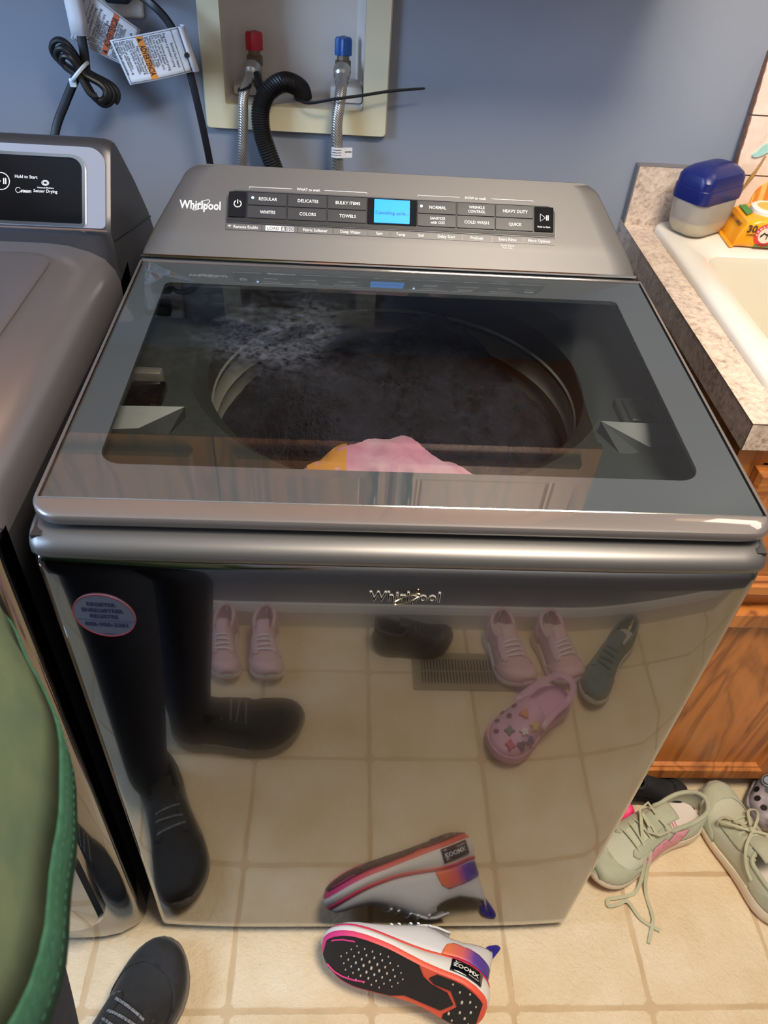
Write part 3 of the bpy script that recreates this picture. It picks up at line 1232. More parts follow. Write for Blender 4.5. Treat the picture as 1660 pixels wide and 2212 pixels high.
tube(bm, [dp(-.5165, .0615, .0022), dp(-.5165, .0535, .0022), dp(-.5115, .0575, .0022)], .0005, 4, closed=True)
for dx in (-.5085, -.5060):
    box(bm, 0, .0014, 0, .0001, 0, .0075, mtx=Matrix.Translation(dp(dx, .0540, .0022)) @ Matrix.Rotation(-math.atan2(.055, .076), 4, 'X'))


obj('start_icon', bm, M['print'], dcon, smooth=False)
bm = B()


def dtext(s_, x, t_, size, bold=.01):
    text(bm, s_, size, lambda X, Y, Z: dp(x+X, t_+Y, .0022), bold=bold, sx=.95)


dtext('Hold to Start', -.4795, .0645, .0056)
dtext('steam', -.4800, .0470, .0060, .02)
dtext('Advanced Moisture', -.4555, .0520, .0028)
dtext('Sensor Drying', -.4555, .0478, .0055)
P = [dp(-.4898+.0032*math.cos(a), .0475+.0032*math.sin(a), .0022) for a in np.linspace(.6, 2*PI-.4, 18)]
tube(bm, P, .0004, 4)
for r_ in (.0042, .0026):
    tube(bm, [dp(-.4555+r_*1.05*math.cos(a), .0580+r_*.72*math.sin(a), .0022) for a in np.linspace(0, 2*PI, 21)[:-1]], .0005, 4, closed=True)
obj('lettering', bm, M['print'], dcon, smooth=False, label='white printed legends')
# bright seam under the bezel
bm = B()
tube(bm, catmull([(DX0, .499, .9995), (XG1-.02, .4990, 1.0035), (XG1-.004, .4990, 1.0030), (DX1-.030, .4995, 1.0012)], 5), .0012, 6)
obj('seam_trim', bm, M['chrome'], dcon)
bm = B()
tube(bm, [(DX1+.0002, .512, .985), (DX1+.0002, .60, .965), (DX1+.0002, .72, .938)], .0012, 6)
obj('side_seam', bm, M['black'], dcon)

# ------------------------------------------------------------------ water outlet box in the wall
ob = thing('water_outlet_box', 'cream framed laundry water outlet box recessed in the gray-blue wall', 'outlet box', (-.155, YW, 1.02))
wf = lambda x, z, h: Vector((x, YW-h, z))
bm = B()
Po = rrect(-.304, -.004, 1.0215, 1.286, .006, 4)
Pi = rrect(-.2695, -.0445, 1.0605, 1.250, .003, 4)
a = [[wf(x, z, h) for x, z in P] for P, h in ((Po, 0), (Po, .010), ([(x*.985+(-.154)*.015, 1.154+(z-1.154)*.985) for x, z in Po], .014), (Pi, .014), (Pi, -.004))]
loft(bm, a, True)
obj('frame', bm, M['cream'], ob, angle=30)
bm = B()
Q = rrect(-.270, -.045, 1.060, 1.2505, .004, 4)
Qb = rrect(-.258, -.055, 1.066, 1.244, .010, 4)
loft(bm, [[wf(x, z, .002) for x, z in Q], [wf(x, z, -.03) for x, z in Q], [wf(x, z, -.078) for x, z in Qb], [wf(x, z, -.082) for x, z in [(x*.97-.0047, 1.155+(z-1.155)*.97) for x, z in Qb]]], True, False, True)
obj('recess_shell', bm, M['boxin'], ob, angle=30)
bm = B()
box(bm, -.262, -.195, YW+.035, YW+.078, 1.062, 1.078, .004)
obj('bottom_ledge', bm, M['boxin'], ob)
bm = B()
box(bm, -.100, -.046, YW+.022, YW+.076, 1.062, 1.088, .005)
obj('bottom_boss', bm, M['boxin'], ob)


def valve(x, y, zb, zt, m):
    bm = B()
    tube(bm, [(x, y+.006, zb), (x, y+.006, zt-.020)], .0095, 14)
    lathe(bm, [(.013, 0), (.013, .014), (.010, .016), (.010, .022)], (x, y, zt-.040), seg=8)
    tube(bm, [(x, y+.008, zt-.034), (x-.002, y-.018, zt-.044)], .0105, 14)
    v = obj('valve', bm, M['brass'], ob)
    bm = B()
    P = []
    for k in range(24):
        a = 2*PI*k/24
        r = .0118+.0022*math.cos(4*a)
        P.append((x+r*math.cos(a), y+.004+r*math.sin(a)))
    loft(bm, [[(p, q, zt-.019) for p, q in P], [(p, q, zt+.003) for p, q in P], [(x+(p-x)*.86, y+.004+(q-y-.004)*.86, zt+.007) for p, q in P]], True, True, True)
    obj('handle', bm, m, v, angle=30)


valve(-.2245, .945, 1.062, 1.148, M['red'])
valve(-.0795, .945, 1.088, 1.148, M['blue'])


def hose(name, label, nutp, nutd, path, r, m, nut_r=.0145):
    t = thing(name, label, 'hose', path[-1], 'braided supply hoses')
    bm = B()
    tube(bm, catmull(path, 7), r, 14)
    obj('hose_body', bm, m, t)
    bm = B()
    lathe(bm, [(nut_r*.82, -.004), (nut_r, 0), (nut_r, .006), (nut_r*.92, .009), (nut_r*.92, .014), (nut_r*.7, .018), (r*1.12, .020), (r*1.12, .030)], nutp, nutd, 20)
    obj('nut', bm, M['nut'], t, angle=30)
    return t


h1 = hose('supply_hose', 'braided steel hose dropping from the red valve', (-.2265, .928, 1.108), (-.10, -.86, -.45),
          [(-.2275, .916, 1.103), (-.2335, .890, 1.090), (-.2370, .872, 1.078), (-.2385, .866, 1.05), (-.2425, .864, 1.00), (-.247, .862, .94), (-.247, .80, .86), (-.22, .735, .80)], .0080, M['braid'])
h2 = hose('supply_hose', 'braided steel hose with red flecks dropping from the blue valve', (-.0805, .926, 1.113), (-.02, -.86, -.45),
          [(-.081, .912, 1.105), (-.081, .888, 1.095), (-.0835, .872, 1.075), (-.087, .866, 1.045), (-.0855, .864, 1.005), (-.082, .862, .95), (-.08, .80, .86), (-.1, .735, .80)], .0095, M['braid'])
bm = B()
for z in (1.088, 1.064, 1.045, 1.020, .995, .972):
    xx = -.0845 if z > 1.05 else -.086
    yy = .870 if z < 1.07 else .884
    tube(bm, [(xx-.006+.011*t_, yy-.0098+abs(t_-.5)*.004, z-.0025+.006*t_) for t_ in np.linspace(0, 1, 5)], .0007, 4)
obj('red_fleck', bm, M['red'], h2)
bm = B()
P = [(-.0945, .8545), (-.086, .8515), (-.0775, .8535), (-.071, .8560), (-.0605, .858)]
loft(bm, [[(x, y, .998) for x, y in P], [(x, y, 1.014) for x, y in P]], False)
lb = obj('label_flag', bm, M['paper'], h2, smooth=False)
lb.modifiers.new('thick', 'SOLIDIFY').thickness = .0006
bm = B()
text(bm, 'EASTMAN', .0034, lambda X, Y, Z: Vector((-.0668+X, .8558+.2*X, 1.0075+Y)), bold=.03, sx=.72)
for zz in (1.0025, 1.0065, 1.0105):
    tube(bm, [(-.0935, .8533, zz), (-.086, .8504, zz), (-.0785, .8524, zz)], .0005, 4)
obj('label_text', bm, M['ink'], lb, smooth=False)

dh = thing('drain_hose', 'black corrugated drain hose arching out of the outlet box', 'hose', (-.19, .87, .95))
P = catmull([(-.146, .955, 1.058), (-.150, .925, 1.082), (-.172, .892, 1.098), (-.195, .874, 1.089), (-.209, .868, 1.066), (-.2105, .866, 1.035), (-.203, .864, 1.005), (-.190, .862, .970), (-.178, .86, .94), (-.165, .80, .87), (-.15, .735, .80)], 34)
bm = B()
tube(bm, P, [.0142+.0011*math.sin(i*2*PI/4) for i in range(len(P))], 18)
obj('hose_body', bm, M['black'], dh, angle=80)
bm = B()
tube(bm, catmull([(-.224, .918, 1.108), (-.217, .905, 1.096), (-.211, .893, 1.083), (-.207, .885, 1.066)], 6), .0078, 10, flat=.7)
obj('hose_guide', bm, M['black'], dh)
zt = thing('cable_tie', 'long black cable tie sticking out sideways past the outlet box frame', 'cable tie', (-.2, .87, 1.09))
bm = B()
tube(bm, catmull([(-.158, .906, 1.073), (-.135, .872, 1.074), (-.095, .853, 1.086), (-.050, .856, 1.093), (.0, .862, 1.101), (.053, .868, 1.106)], 8), [.0026]*35+[.0022]*5+[.0014], 6, flat=.45, up=(0, 1, 0))
obj('tail', bm, M['black'], zt)
bm = B()
tube(bm, [(-.2355+.0098*math.cos(a), .8795+.0098*math.sin(a), 1.089+.004*math.cos(a)) for a in np.linspace(0, 2*PI, 21)[:-1]], .0022, 6, closed=True)
obj('loop', bm, M['black'], zt)

# wall power outlet and cords
op = thing('wall_outlet', 'white wall outlet plate with a black plug above the cords', 'outlet', (-.42, YW, 1.23))
bm = B()
P = rrect(-.456, -.386, 1.172, 1.288, .005, 4)
loft(bm, [[wf(x, z, 0) for x, z in P], [wf(x, z, .004) for x, z in P], [wf(-.421+(x+.421)*.94, 1.23+(z-1.23)*.96, .006) for x, z in P]], True, False, True)
obj('plate', bm, M['trimwhite'], op, angle=30)
bm = B()
for zc in (1.205, 1.255):
    prism(bm, rrect(-.437, -.405, zc-.016, zc+.016, .010, 5), wf, .005, .0075)
obj('receptacle', bm, M['trimwhite'], op, smooth=False)


def paper_tag(parent, c, wrap, back=(0, 0, 0)):
    """c: four corners P0 (text start, text-up side), P1 (text start, text-down), P2 (text end, down), P3 (text end, up)"""
    C_ = [Vector(v) for v in c]
    nrm = (C_[1]-C_[0]).cross(C_[3]-C_[0]).normalized()
    if nrm.y > 0:
        nrm = -nrm

    def fn(a, b, h=0):  # a: along reading direction 0..1, b: 0 up .. 1 down
        p = (C_[0]*(1-b)+C_[1]*b)*(1-a)+(C_[3]*(1-b)+C_[2]*b)*a
        return p+nrm*(h+.006*math.sin(PI*b)*(.6+.4*a)+wrap*(a-.5)**2)
    bm = B()
    loft(bm, [[fn(a, b) for b in np.linspace(0, 1, 13)] for a in np.linspace(0, 1, 9)], False)
    tg = obj('warning_tag', bm, M['paper'], parent, angle=60)
    so = tg.modifiers.new('thick', 'SOLIDIFY')
    so.thickness = .0008
    so.offset = 0
    la = ((C_[3]-C_[0]).length+(C_[2]-C_[1]).length)/2
    lb_ = (C_[1]-C_[0]).length
    bm = B()
    m_ = .035
    for p, q in (((m_, m_), (m_, 1-m_)), ((m_, 1-m_), (1-m_, 1-m_)), ((1-m_, 1-m_), (1-m_, m_)), ((1-m_, m_), (m_, m_)), ((m_, .135), (1-m_, .135))):
        tube(bm, [fn(p[0]+(q[0]-p[0])*t_, p[1]+(q[1]-p[1])*t_, .0008) for t_ in np.linspace(0, 1, 9)], .0003, 3)
    L_ = [('Electrical Shock Hazard', .185, .30), ('Plug into a grounded 3 prong', .245, .07), ('outlet.', .285, .07), ('Do not remove ground prong.', .325, .07), ('Do not use an adapter.', .365, .07),
          ('Do not use an extension cord.', .405, .07), ('Failure to follow these', .445, .07), ('instructions can result in death,', .48, .07), ('fire or electrical shock.', .515, .07),
          ('Peligro de Choque Electrico', .665, .22), ('Conecte a un contacto de pared de', .705, .07), ('conexion a tierra de 3 terminales.', .74, .07), ('No quite el terminal de conexion', .775, .07), ('a tierra.', .81, .07),
          ('No use un adaptador.', .845, .07), ('No use un cable electrico de', .88, .07), ('extension.', .915, .07), ('No seguir estas instrucciones', .945, .07)]
    for s_, b, a0 in L_:
        q = len(s_)*.0056*.50
        text(bm, s_, .0056, lambda X, Y, Z, b=b, a0=a0: fn(a0+X/la, b-Y/lb_, .0009), bold=.006, align='L', sx=min(.78, (.95-a0)*la/q))
    # warning triangle and word on the coloured bar
    text(bm, 'ADVERTENCIA', .0125, lambda X, Y, Z: fn(.555+X/la, .588-Y/lb_, .0013), bold=.02, sx=.76*la/(.0125*7.6))
    ta, tb = .10, .588
    tri = [fn(ta-.035, tb+.033, .0013), fn(ta+.050, tb+.033, .0013), fn(ta+.0075, tb-.040, .0013)]
    bm.faces.new([bm.verts.new(p) for p in tri])
    obj('tag_print', bm, M['ink'], tg, smooth=False)
    return tg, fn


def tag_bar(tg, fn, m):
    bm = B()
    loft(bm, [[fn(a, b, .001) for b in (.54, .565, .61, .636)] for a in np.linspace(.035, .965, 7)], False)
    obj('warning_bar', bm, m, tg, smooth=False)


dc = thing('power_cord', 'black flat cord bundled into a loop with a white tie above the dryer', 'cord', (-.50, .85, 1.0))
bm = B()
tube(bm, catmull([(-.56, .78, .90), (-.553, .83, .965), (-.538, .848, 1.020), (-.515, .850, 1.060), (-.490, .846, 1.098)], 8), .0072, 8, flat=.5, up=(.2, 1, 0))
tube(bm, catmull([(-.474, .846, 1.098), (-.472, .850, 1.125), (-.472, .852, 1.150), (-.4735, .856, 1.185), (-.472, .862, 1.225), (-.45, .875, 1.262), (-.425, .890, 1.258)], 8), .0072, 8, flat=.5, up=(0, 1, 0))
cen = Vector((-.4755, .842, 1.1035))
d1 = Vector((.076, 0, -.078)).normalized()
d2 = Vector((.078, 0, .076)).normalized()
pts = []
turns = 4
for i in range(turns*44):
    a = 2*PI*i/44
    k = i/44
    s_ = math.cos(a)
    ln = .0555-.0055*k+.003*math.sin(3*k)
    wd = (.0055+.0290*abs(s_)**1.4)*math.sin(a)*(1-.13*k)
    pts.append(cen+d1*(ln*s_)+d2*(wd+.0012*(k-2))+Vector((0, -.0085*(k-1.6)+.004*math.sin(a*2), 0)))
tube(bm, pts, .0046, 10)
obj('cord_body', bm, M['cord'], dc)
bm = B()
tube(bm, [cen+d2*(.0165*math.cos(a))+Vector((0, .024*math.sin(a)-.002, 0))+d1*(-.006) for a in np.linspace(0, 2*PI, 25)[:-1]], .0030, 6, closed=True, flat=1)
tie = obj('white_tie', bm, M['tie_white'], dc)
bm = B()
tc = cen+d2*(-.0165)+d1*(-.004)+Vector((0, -.012, 0))
box(bm, tc.x-.005, tc.x+.005, tc.y-.004, tc.y+.004, tc.z-.006, tc.z+.006, .0015)
obj('tie_head', bm, M['tie_white'], tie)
bm = B()
box(bm, -.436, -.406, YW-.034, YW-.0085, 1.243, 1.270, .006, 3)
obj('plug', bm, M['cord'], dc)
# tag folded round the cord: sleeve and sheet
bm = B()
P = [(-.4865, .853), (-.4855, .846), (-.478, .8425), (-.468, .842), (-.4615, .845), (-.460, .852), (-.466, .858), (-.478, .8595)]
loft(bm, [[(x+.0005, y, 1.155) for x, y in P], [(x, y, 1.18) for x, y in P], [(x-.002, y+.003, 1.205) for x, y in P], [(x-.0035, y+.006, 1.232) for x, y in P]], True)
slv = obj('tag_sleeve', bm, M['paper'], dc, angle=60)
slv.modifiers.new('thick', 'SOLIDIFY').thickness = .0006
tg, fn = paper_tag(dc, [(-.494, .868, 1.146), (-.414, .866, 1.112), (-.386, .868, 1.163), (-.459, .872, 1.212)], .0)
tag_bar(tg, fn, M['redorange'])

wc = thing('power_cord', 'black flat cord with a white warning tag running down behind the washer', 'cord', (-.30, .85, .95))
bm = B()
tube(bm, catmull([(-.405, .888, 1.208), (-.385, .868, 1.209), (-.362, .854, 1.200), (-.342, .851, 1.182), (-.328, .850, 1.158), (-.3185, .850, 1.130), (-.312, .850, 1.098), (-.3055, .850, 1.055), (-.300, .852, 1.01), (-.2965, .855, .97), (-.29, .85, .90), (-.27, .735, .82)], 8), .0060, 8, flat=.55, up=(.1, 1, 0))
obj('cord_body', bm, M['cord'], wc)
bm = B()
box(bm, -.436, -.398, YW-.034, YW-.0085, 1.193, 1.220, .006, 3)
obj('plug', bm, M['cord'], wc)
tg, fn = paper_tag(wc, [(-.3225, .8445, 1.1755), (-.4275, .840, 1.1525), (-.4055, .835, 1.0945), (-.3065, .8445, 1.1165)], .0)
tag_bar(tg, fn, M['orange'])
bm = B()
P = [(.0, -.008), (.006, -.0065), (.0085, 0), (.006, .0085), (0, .0095)]
loft(bm, [[(-.3235+x, .846+y, 1.1760) for x, y in P], [(-.3155+x, .846+y, 1.146) for x, y in P], [(-.3075+x, .846+y, 1.117) for x, y in P]], False)
slv = obj('tag_sleeve', bm, M['paper'], wc, angle=60)
slv.modifiers.new('thick', 'SOLIDIFY').thickness = .0006
bm = B()
P6 = [(.0042*math.cos(a), .0042*math.sin(a)) for a in np.linspace(0, 2*PI, 7)[:-1]]
prism(bm, P6, plane_fn((-.3145, .8375, 1.139), (1, .2, .25), (-.25, 0, 1)), -.0002, .0003)
obj('certification_mark', bm, M['ink'], slv, smooth=False)

# ------------------------------------------------------------------ sink counter
CX0, CX1, CYF, CZ = .437, 1.20, .2625, .900
ct = thing('countertop', 'speckled beige laminate countertop around the white sink', 'countertop', (.8, .58, .86))
bm = B()
HX = (.512, 1.092, .340, .868)
for b in ((CX0, HX[0], CYF, YW-.001), (HX[1], CX1, CYF, YW-.001), (HX[0], HX[1], CYF, HX[2]), (HX[0], HX[1], HX[3], YW-.001)):
    box(bm, b[0], b[1], b[2], b[3], CZ-.040, CZ)
obj('top', bm, M['laminate'], ct, smooth=False)
bm = B()
box(bm, CX0+.003, CX1, .8865, YW-.001, CZ, CZ+.100)
bs = obj('backsplash', bm, M['laminate'], ct, smooth=False)
M['edgeband'] = mat('gray_edge_band', (120, 116, 116), .4)
bm = B()
box(bm, CX0+.0005, CX0+.003, .8862, YW-.001, CZ, CZ+.1002)
box(bm, CX0+.003, CX1, .8866, YW-.001, CZ+.1, CZ+.1012)
obj('edge_band', bm, M['edgeband'], bs, smooth=False)
bm = B()
tube(bm, [(CX0-.0002, CYF-.0002, CZ-.040), (CX0-.0002, CYF-.0002, CZ)], .0006, 4)
tube(bm, [(CX0, CYF-.0002, CZ-.0002), (CX1, CYF-.0002, CZ-.0002)], .0005, 4)
tube(bm, [(CX0-.0002, CYF, CZ-.0002), (CX0-.0002, .886, CZ-.0002)], .0004, 4)
obj('edge_line', bm, mat('laminate_core_brown', (70, 52, 42), .7), ct)

sk = thing('sink', 'white drop-in laundry sink with a cream basin', 'sink', (.80, .60, .75))
SX0, SX1, SY0, SY1 = .484, 1.12, .318, .882
bm = B()
Po = rrect(SX0, SX1, SY0, SY1, .035, 7)


def scl(P, x0, x1, y0, y1, r):
    return rrect(x0, x1, y0, y1, r, 7)


Z0 = CZ
rings = [[(x, y, Z0) for x, y in Po], [(x, y, Z0+.006) for x, y in Po], [(x, y, Z0+.011) for x, y in scl(Po, SX0+.003, SX1-.003, SY0+.003, SY1-.003, .033)],
         [(x, y, Z0+.0135) for x, y in scl(Po, SX0+.010, SX1-.010, SY0+.010, SY1-.010, .028)],
         [(x, y, Z0+.012) for x, y in scl(Po, .528, 1.076, .360, .752, .036)], [(x, y, Z0+.006) for x, y in scl(Po, .536, 1.068, .368, .744, .034)]]
loft(bm, rings, True)
obj('rim', bm, M['white'], sk, angle=60)
bm = B()
rings = [[(x, y, Z0+.006) for x, y in scl(Po, .536, 1.068, .368, .744, .034)], [(x, y, Z0-.008) for x, y in scl(Po, .542, 1.062, .374, .738, .034)],
         [(x, y, Z0-.19) for x, y in scl(Po, .566, 1.038, .398, .714, .05)], [(x, y, Z0-.235) for x, y in scl(Po, .59, 1.014, .422, .690, .06)], [(x, y, Z0-.242) for x, y in scl(Po, .66, .944, .49, .622, .05)]]
loft(bm, rings, True, False, True)
obj('basin', bm, M['basin'], sk, angle=60)
bm = B()
lathe(bm, [(.034, 0), (.034, .003), (.026, .004), (.024, -.002), (0, -.002)], (.80, .556, Z0-.2418), seg=20)
obj('drain', bm, M['nut'], sk)
bm = B()
lathe(bm, [(.026, 0), (.026, .01), (.018, .02), (.014, .05)], (.82, .82, Z0+.012), seg=18)
tube(bm, catmull([(.82, .82, .94), (.82, .82, 1.05), (.82, .78, 1.11), (.82, .70, 1.12), (.82, .66, 1.08)], 6), .010, 12)
obj('faucet', bm, M['chrome'], sk)

cb = thing('sink_cabinet', 'oak sink base cabinet with raised panel front beside the washer', 'cabinet', (.8, .6, 0))
KX0, KX1 = .449, 1.19
KY = .283
bm = B()
box(bm, KX0, KX0+.018, KY+.018, .90, .055, CZ-.041)
box(bm, KX1-.018, KX1, KY+.018, .90, .055, CZ-.041)
box(bm, KX0+.018, KX1-.018, KY+.018, .90, .055, .073)
box(bm, KX0+.018, KX1-.018, .885, .90, .073, CZ-.041)
obj('carcass', bm, M['oak'], cb, smooth=False)
bm = B()
for b in ((KX0, KX0+.040, .055, CZ-.041), (.800, .840, .075, .825), (KX1-.04, KX1, .055, CZ-.041)):
    bm = B()
    box(bm, b[0], b[1], KY, KY+.018, b[2], b[3])
    obj('stile', bm, M['oak'], cb, smooth=False)
for z0, z1 in ((.055, .075), (.54, .575), (.825, CZ-.041)):
    bm = B()
    box(bm, KX0+.04, KX1-.04, KY, KY+.018, z0, z1)
    obj('rail', bm, M['oakh'], cb, smooth=False)
bm = B()
box(bm, KX0+.01, KX1, KY+.062, KY+.075, 0, .056)
obj('toe_kick', bm, M['kick'], cb, smooth=False)


def raised_front(parent, name, x0, x1, z0, z1, y, fw, mf, mp, handle=None):
    """frame and panel front: mitred moulding and a panel set back behind it"""
    f = lambda x, z, h: Vector((x, y-h, z))
    bm = B()
    O = rrect(x0, x1, z0, z1, .001, 1)

    def ins(d):
        return rrect(x0+d, x1-d, z0+d, z1-d, .001, 1)
    loft(bm, [[f(x, z, 0) for x, z in O], [f(x, z, .014) for x, z in O], [f(x, z, .019) for x, z in ins(.006)], [f(x, z, .019) for x, z in ins(fw-.012)],
              [f(x, z, .014) for x, z in ins(fw-.008)], [f(x, z, .013) for x, z in ins(fw-.004)], [f(x, z, .006) for x, z in ins(fw)]], True)
    d = obj(name, bm, mf, parent, angle=25)
    bm = B()
    loft(bm, [[f(x, z, .0055) for x, z in ins(fw-.004)], [f(x, z, .0065) for x, z in ins(fw+.002)]], True, False, True)
    obj('panel', bm, mp, d, smooth=False)
    return d


raised_front(cb, 'drawer_front', .478, .800, .585, .822, KY-.0005, .034, M['oakh'], M['oakh'])
raised_front(cb, 'drawer_front', .835, 1.165, .585, .822, KY-.0005, .034, M['oakh'], M['oakh'])
raised_front(cb, 'door', .470, .808, .047, .548, KY-.0005, .045, M['oak'], M['oak'])
raised_front(cb, 'door', .832, 1.165, .047, .548, KY-.0005, .045, M['oak'], M['oak'])

# jar of petroleum jelly
jr = thing('jelly_jar', 'milky plastic jar with a domed navy cap on the sink corner', 'jar', (.549, .8355, CZ+.0137))
JR = Matrix.Translation((.549, .8355, CZ+.0137)) @ Matrix.Rotation(math.radians(34), 4, 'Z')


def jring(a, b, r, z, zt=0):
    n_ = 9
    r = min(r, a-.0005, b-.0005)
    return [JR @ Vector((x, y, z+zt*x)) for x, y in rrect(-a, a, -b, b, r, n_)]


bm = B()
loft(bm, [jring(.036, .026, .022, 0), jring(.047, .033, .026, .005), jring(.053, .037, .030, .018), jring(.0555, .038, .030, .038), jring(.0555, .0365, .026, .055), jring(.0545, .035, .020, .066)], True, True, False)
obj('jar_body', bm, M['jar'], jr, angle=60)
bm = B()
loft(bm, [jring(.034, .024, .020, .002), jring(.045, .031, .024, .007), jring(.0505, .0345, .028, .018), jring(.052, .035, .028, .026), jring(.025, .018, .014, .031)], True, True, True)
obj('jelly', bm, M['jelly'], jr, angle=60)
bm = B()
loft(bm, [jring(.0560, .0365, .018, .060), jring(.0568, .0372, .018, .068), jring(.0560, .0364, .018, .081), jring(.0550, .0355, .018, .0825), jring(.0545, .0350, .018, .095), jring(.0520, .0325, .020, .102), jring(.043, .024, .020, .110), jring(.026, .013, .012, .1148), jring(.008, .004, .003, .1162)], True, True, True)
obj('cap', bm, M['cap'], jr, angle=26)

# pack of wipes
wp = thing('wipes_pack', 'orange pack of cleaning wipes with a white lid on the sink ledge', 'wipes', (.682, .803, CZ+.0138))
WR = Matrix.Translation((.682, .803, CZ+.0138)) @ Matrix.Rotation(math.radians(-3), 4, 'Z')


def wring(x, b, h, r):
    r = min(r, b-.001, h/2-.0005)
    return [WR @ Vector((x, y, z)) for y, z in rrect(-b, b, 0, h, r, 4)]


M['wipe_or'] = mat('orange_film', (247, 158, 20), .25, var=(16, (252, 188, 50)))
bm = B()
loft(bm, [wring(-.094, .043, .0024, .001), wring(-.089, .043, .0036, .0015), wring(-.085, .040, .020, .006), wring(-.075, .041, .042, .010), wring(-.055, .042, .050, .010), wring(.05, .042, .050, .010), wring(.074, .041, .044, .01), wring(.088, .040, .02, .006), wring(.101, .043, .0024, .001)], True, True, True)
obj('pouch', bm, M['wipe_or'], wp, angle=40)
wtop = lambda x, y, h=0: WR @ Vector((x, y, .0502+h))
wfr = lambda x, z, h=0: WR @ Vector((x, -.0423-h, z))
wbev = lambda x, y, h=0: WR @ (Vector((-.0735, 0, .0445))+Vector((-.5, 0, -.85)).normalized()*0+Vector((.86*y, -x, .47*y*.6))+Vector((-.3, 0, .9))*.004)
bm = B()
P = rrect(-.060, .056, -.030, .030, .026, 8)
loft(bm, [[wtop(x, y, -.003) for x, y in P], [wtop(x, y, .005) for x, y in P], [wtop(x*.95, y*.92, .0075) for x, y in P], [wtop(x*.86, y*.80, .0075) for x, y in P], [wtop(x*.85, y*.78, .0066) for x, y in P]], True, False, False)
ld = obj('lid', bm, mat('white_lid', (246, 236, 226), .3), wp, angle=40)
bm = B()
loft(bm, [[wtop(x*.86, y*.80, .0064) for x, y in P], [wtop(x*.85, y*.79, .0069) for x, y in P]], True, False, True)
obj('lid_label', bm, mat('lid_label_orange', (244, 180, 84), .4), ld, smooth=False)
bm = B()
text(bm, 'ARM & HAMMER', .0085, lambda X, Y, Z: wtop(.002+X, .009+Y, .0072), bold=.02, sx=.8)
text(bm, 'clean &', .012, lambda X, Y, Z: wtop(-.012+X, -.002+Y, .0072), bold=.02, shear=.2)
text(bm, 'simple', .012, lambda X, Y, Z: wtop(-.006+X, -.0115+Y, .0072), bold=.02, shear=.2)
obj('lid_text', bm, mat('brown_lid_print', (110, 70, 44), .5), ld, smooth=False)
bm = B()
text(bm, '30', .017, lambda X, Y, Z: wfr(-.066+X, .034+Y, .0006), bold=.03)
text(bm, 'WIPES', .0055, lambda X, Y, Z: wfr(-.066+X, .0235+Y, .0006), bold=.02)
text(bm, 'ARM & HAMMER', .0088, lambda X, Y, Z: WR @ Vector((-.0815+Y*.52, -X, .0335+Y*.85)), bold=.02, sx=.85)
obj('pack_text', bm, mat('brown_print', (84, 58, 44), .5), wp, smooth=False)
bm = B()
C1 = [(.0195*math.cos(a), .0195*math.sin(a)) for a in np.linspace(0, 2*PI, 33)[:-1]]
ring_flat(bm, C1, [(x*.66, y*.66) for x, y in C1], lambda x, y, h: wfr(-.040+x, .024+y, h), 0, .0006)
obj('emblem_ring', bm, mat('emblem_red', (222, 62, 70), .4), wp, smooth=False)
bm = B()
prism(bm, [(x*.66, y*.66) for x, y in C1], lambda x, y, h: wfr(-.040+x, .024+y, h), 0, .0005)
for i, ch in enumerate('ARM&HAMMER'):
    a = PI*(.98-.96*i/9)
    cx_, cy_ = .0160*math.cos(a), .0160*math.sin(a)
    text(bm, ch, .0055, lambda X, Y, Z, a=a, cx_=cx_, cy_=cy_: wfr(-.040+cx_+X*math.sin(a)+Y*math.cos(a), .024+cy_-X*math.cos(a)+Y*math.sin(a), .0009), bold=.02)
obj('emblem_center', bm, mat('emblem_cream', (248, 222, 200), .4), wp, smooth=False)
bm = B()
tube(bm, [wfr(-.040+x, .024+y, .0009) for x, y in ((-.009, -.002), (-.004, .004), (.002, .001), (.008, .005))], .0014, 5)
tube(bm, [wfr(-.040+x, .024+y, .0009) for x, y in ((.002, -.006), (.003, .007))], .0008, 5)
obj('emblem_arm', bm, M['ink'], wp)
bm = B()
prism(bm, [(-.055, .004), (-.018, .004), (-.014, .010), (-.05, .010)], lambda x, z, h: wfr(x, z, h), 0, .0006)
prism(bm, [(-.040, -.004), (-.034, .0), (-.034, .036), (-.040, .04)], lambda y, x, h: WR @ Vector((-.066+(y+.037)*1.6, x-.01, .0478+h+(y+.037)*.5)), 0, .0008)
obj('green_band', bm, mat('green_print', (72, 140, 66), .4), wp, smooth=False)

# whitewashed plank sign leaning on the wall behind the sink
sg = thing('plank_sign', 'whitewashed plank wall sign with teal and striped cut-outs behind the sink', 'sign', (.74, .88, CZ+.0135))
bot = Vector((0, .866, CZ+.0135))
upv = Vector((0, .0345, .285)).normalized()
nv = Vector((0, -upv.z, upv.y))
sf = lambda x, t_, h=0: bot+Vector((x, 0, 0))+upv*t_+nv*h
hts = [0, .085, .178, .272]
for i in range(3):
    bm = B()
    rr = random.Random(i+5)
    L_ = [(.604+rr.uniform(-.0012, .0012), hts[i]+.001+(hts[i+1]-hts[i]-.002)*k/10) for k in range(11)]
    R_ = [(.880, hts[i+1]-.001), (.880, hts[i]+.001)]
    P = L_+R_
    loft(bm, [[sf(x, t_, -.010) for x, t_ in P], [sf(x, t_, .001) for x, t_ in P], [sf(.742+(x-.742)*.992, (hts[i]+hts[i+1])/2+(t_-(hts[i]+hts[i+1])/2)*.985, .003) for x, t_ in P]], True, True, True)
    obj('plank', bm, M['plank'], sg, smooth=False)
M['sign_edge'] = mat('worn_brown_edge', (140, 96, 76), .7, var=(60, (112, 76, 60)))
bm = B()
for i in range(3):
    prism(bm, rrect(.6025, .6055, hts[i]+.001, hts[i+1]-.001, .0008, 1), sf, -.0105, .0022)
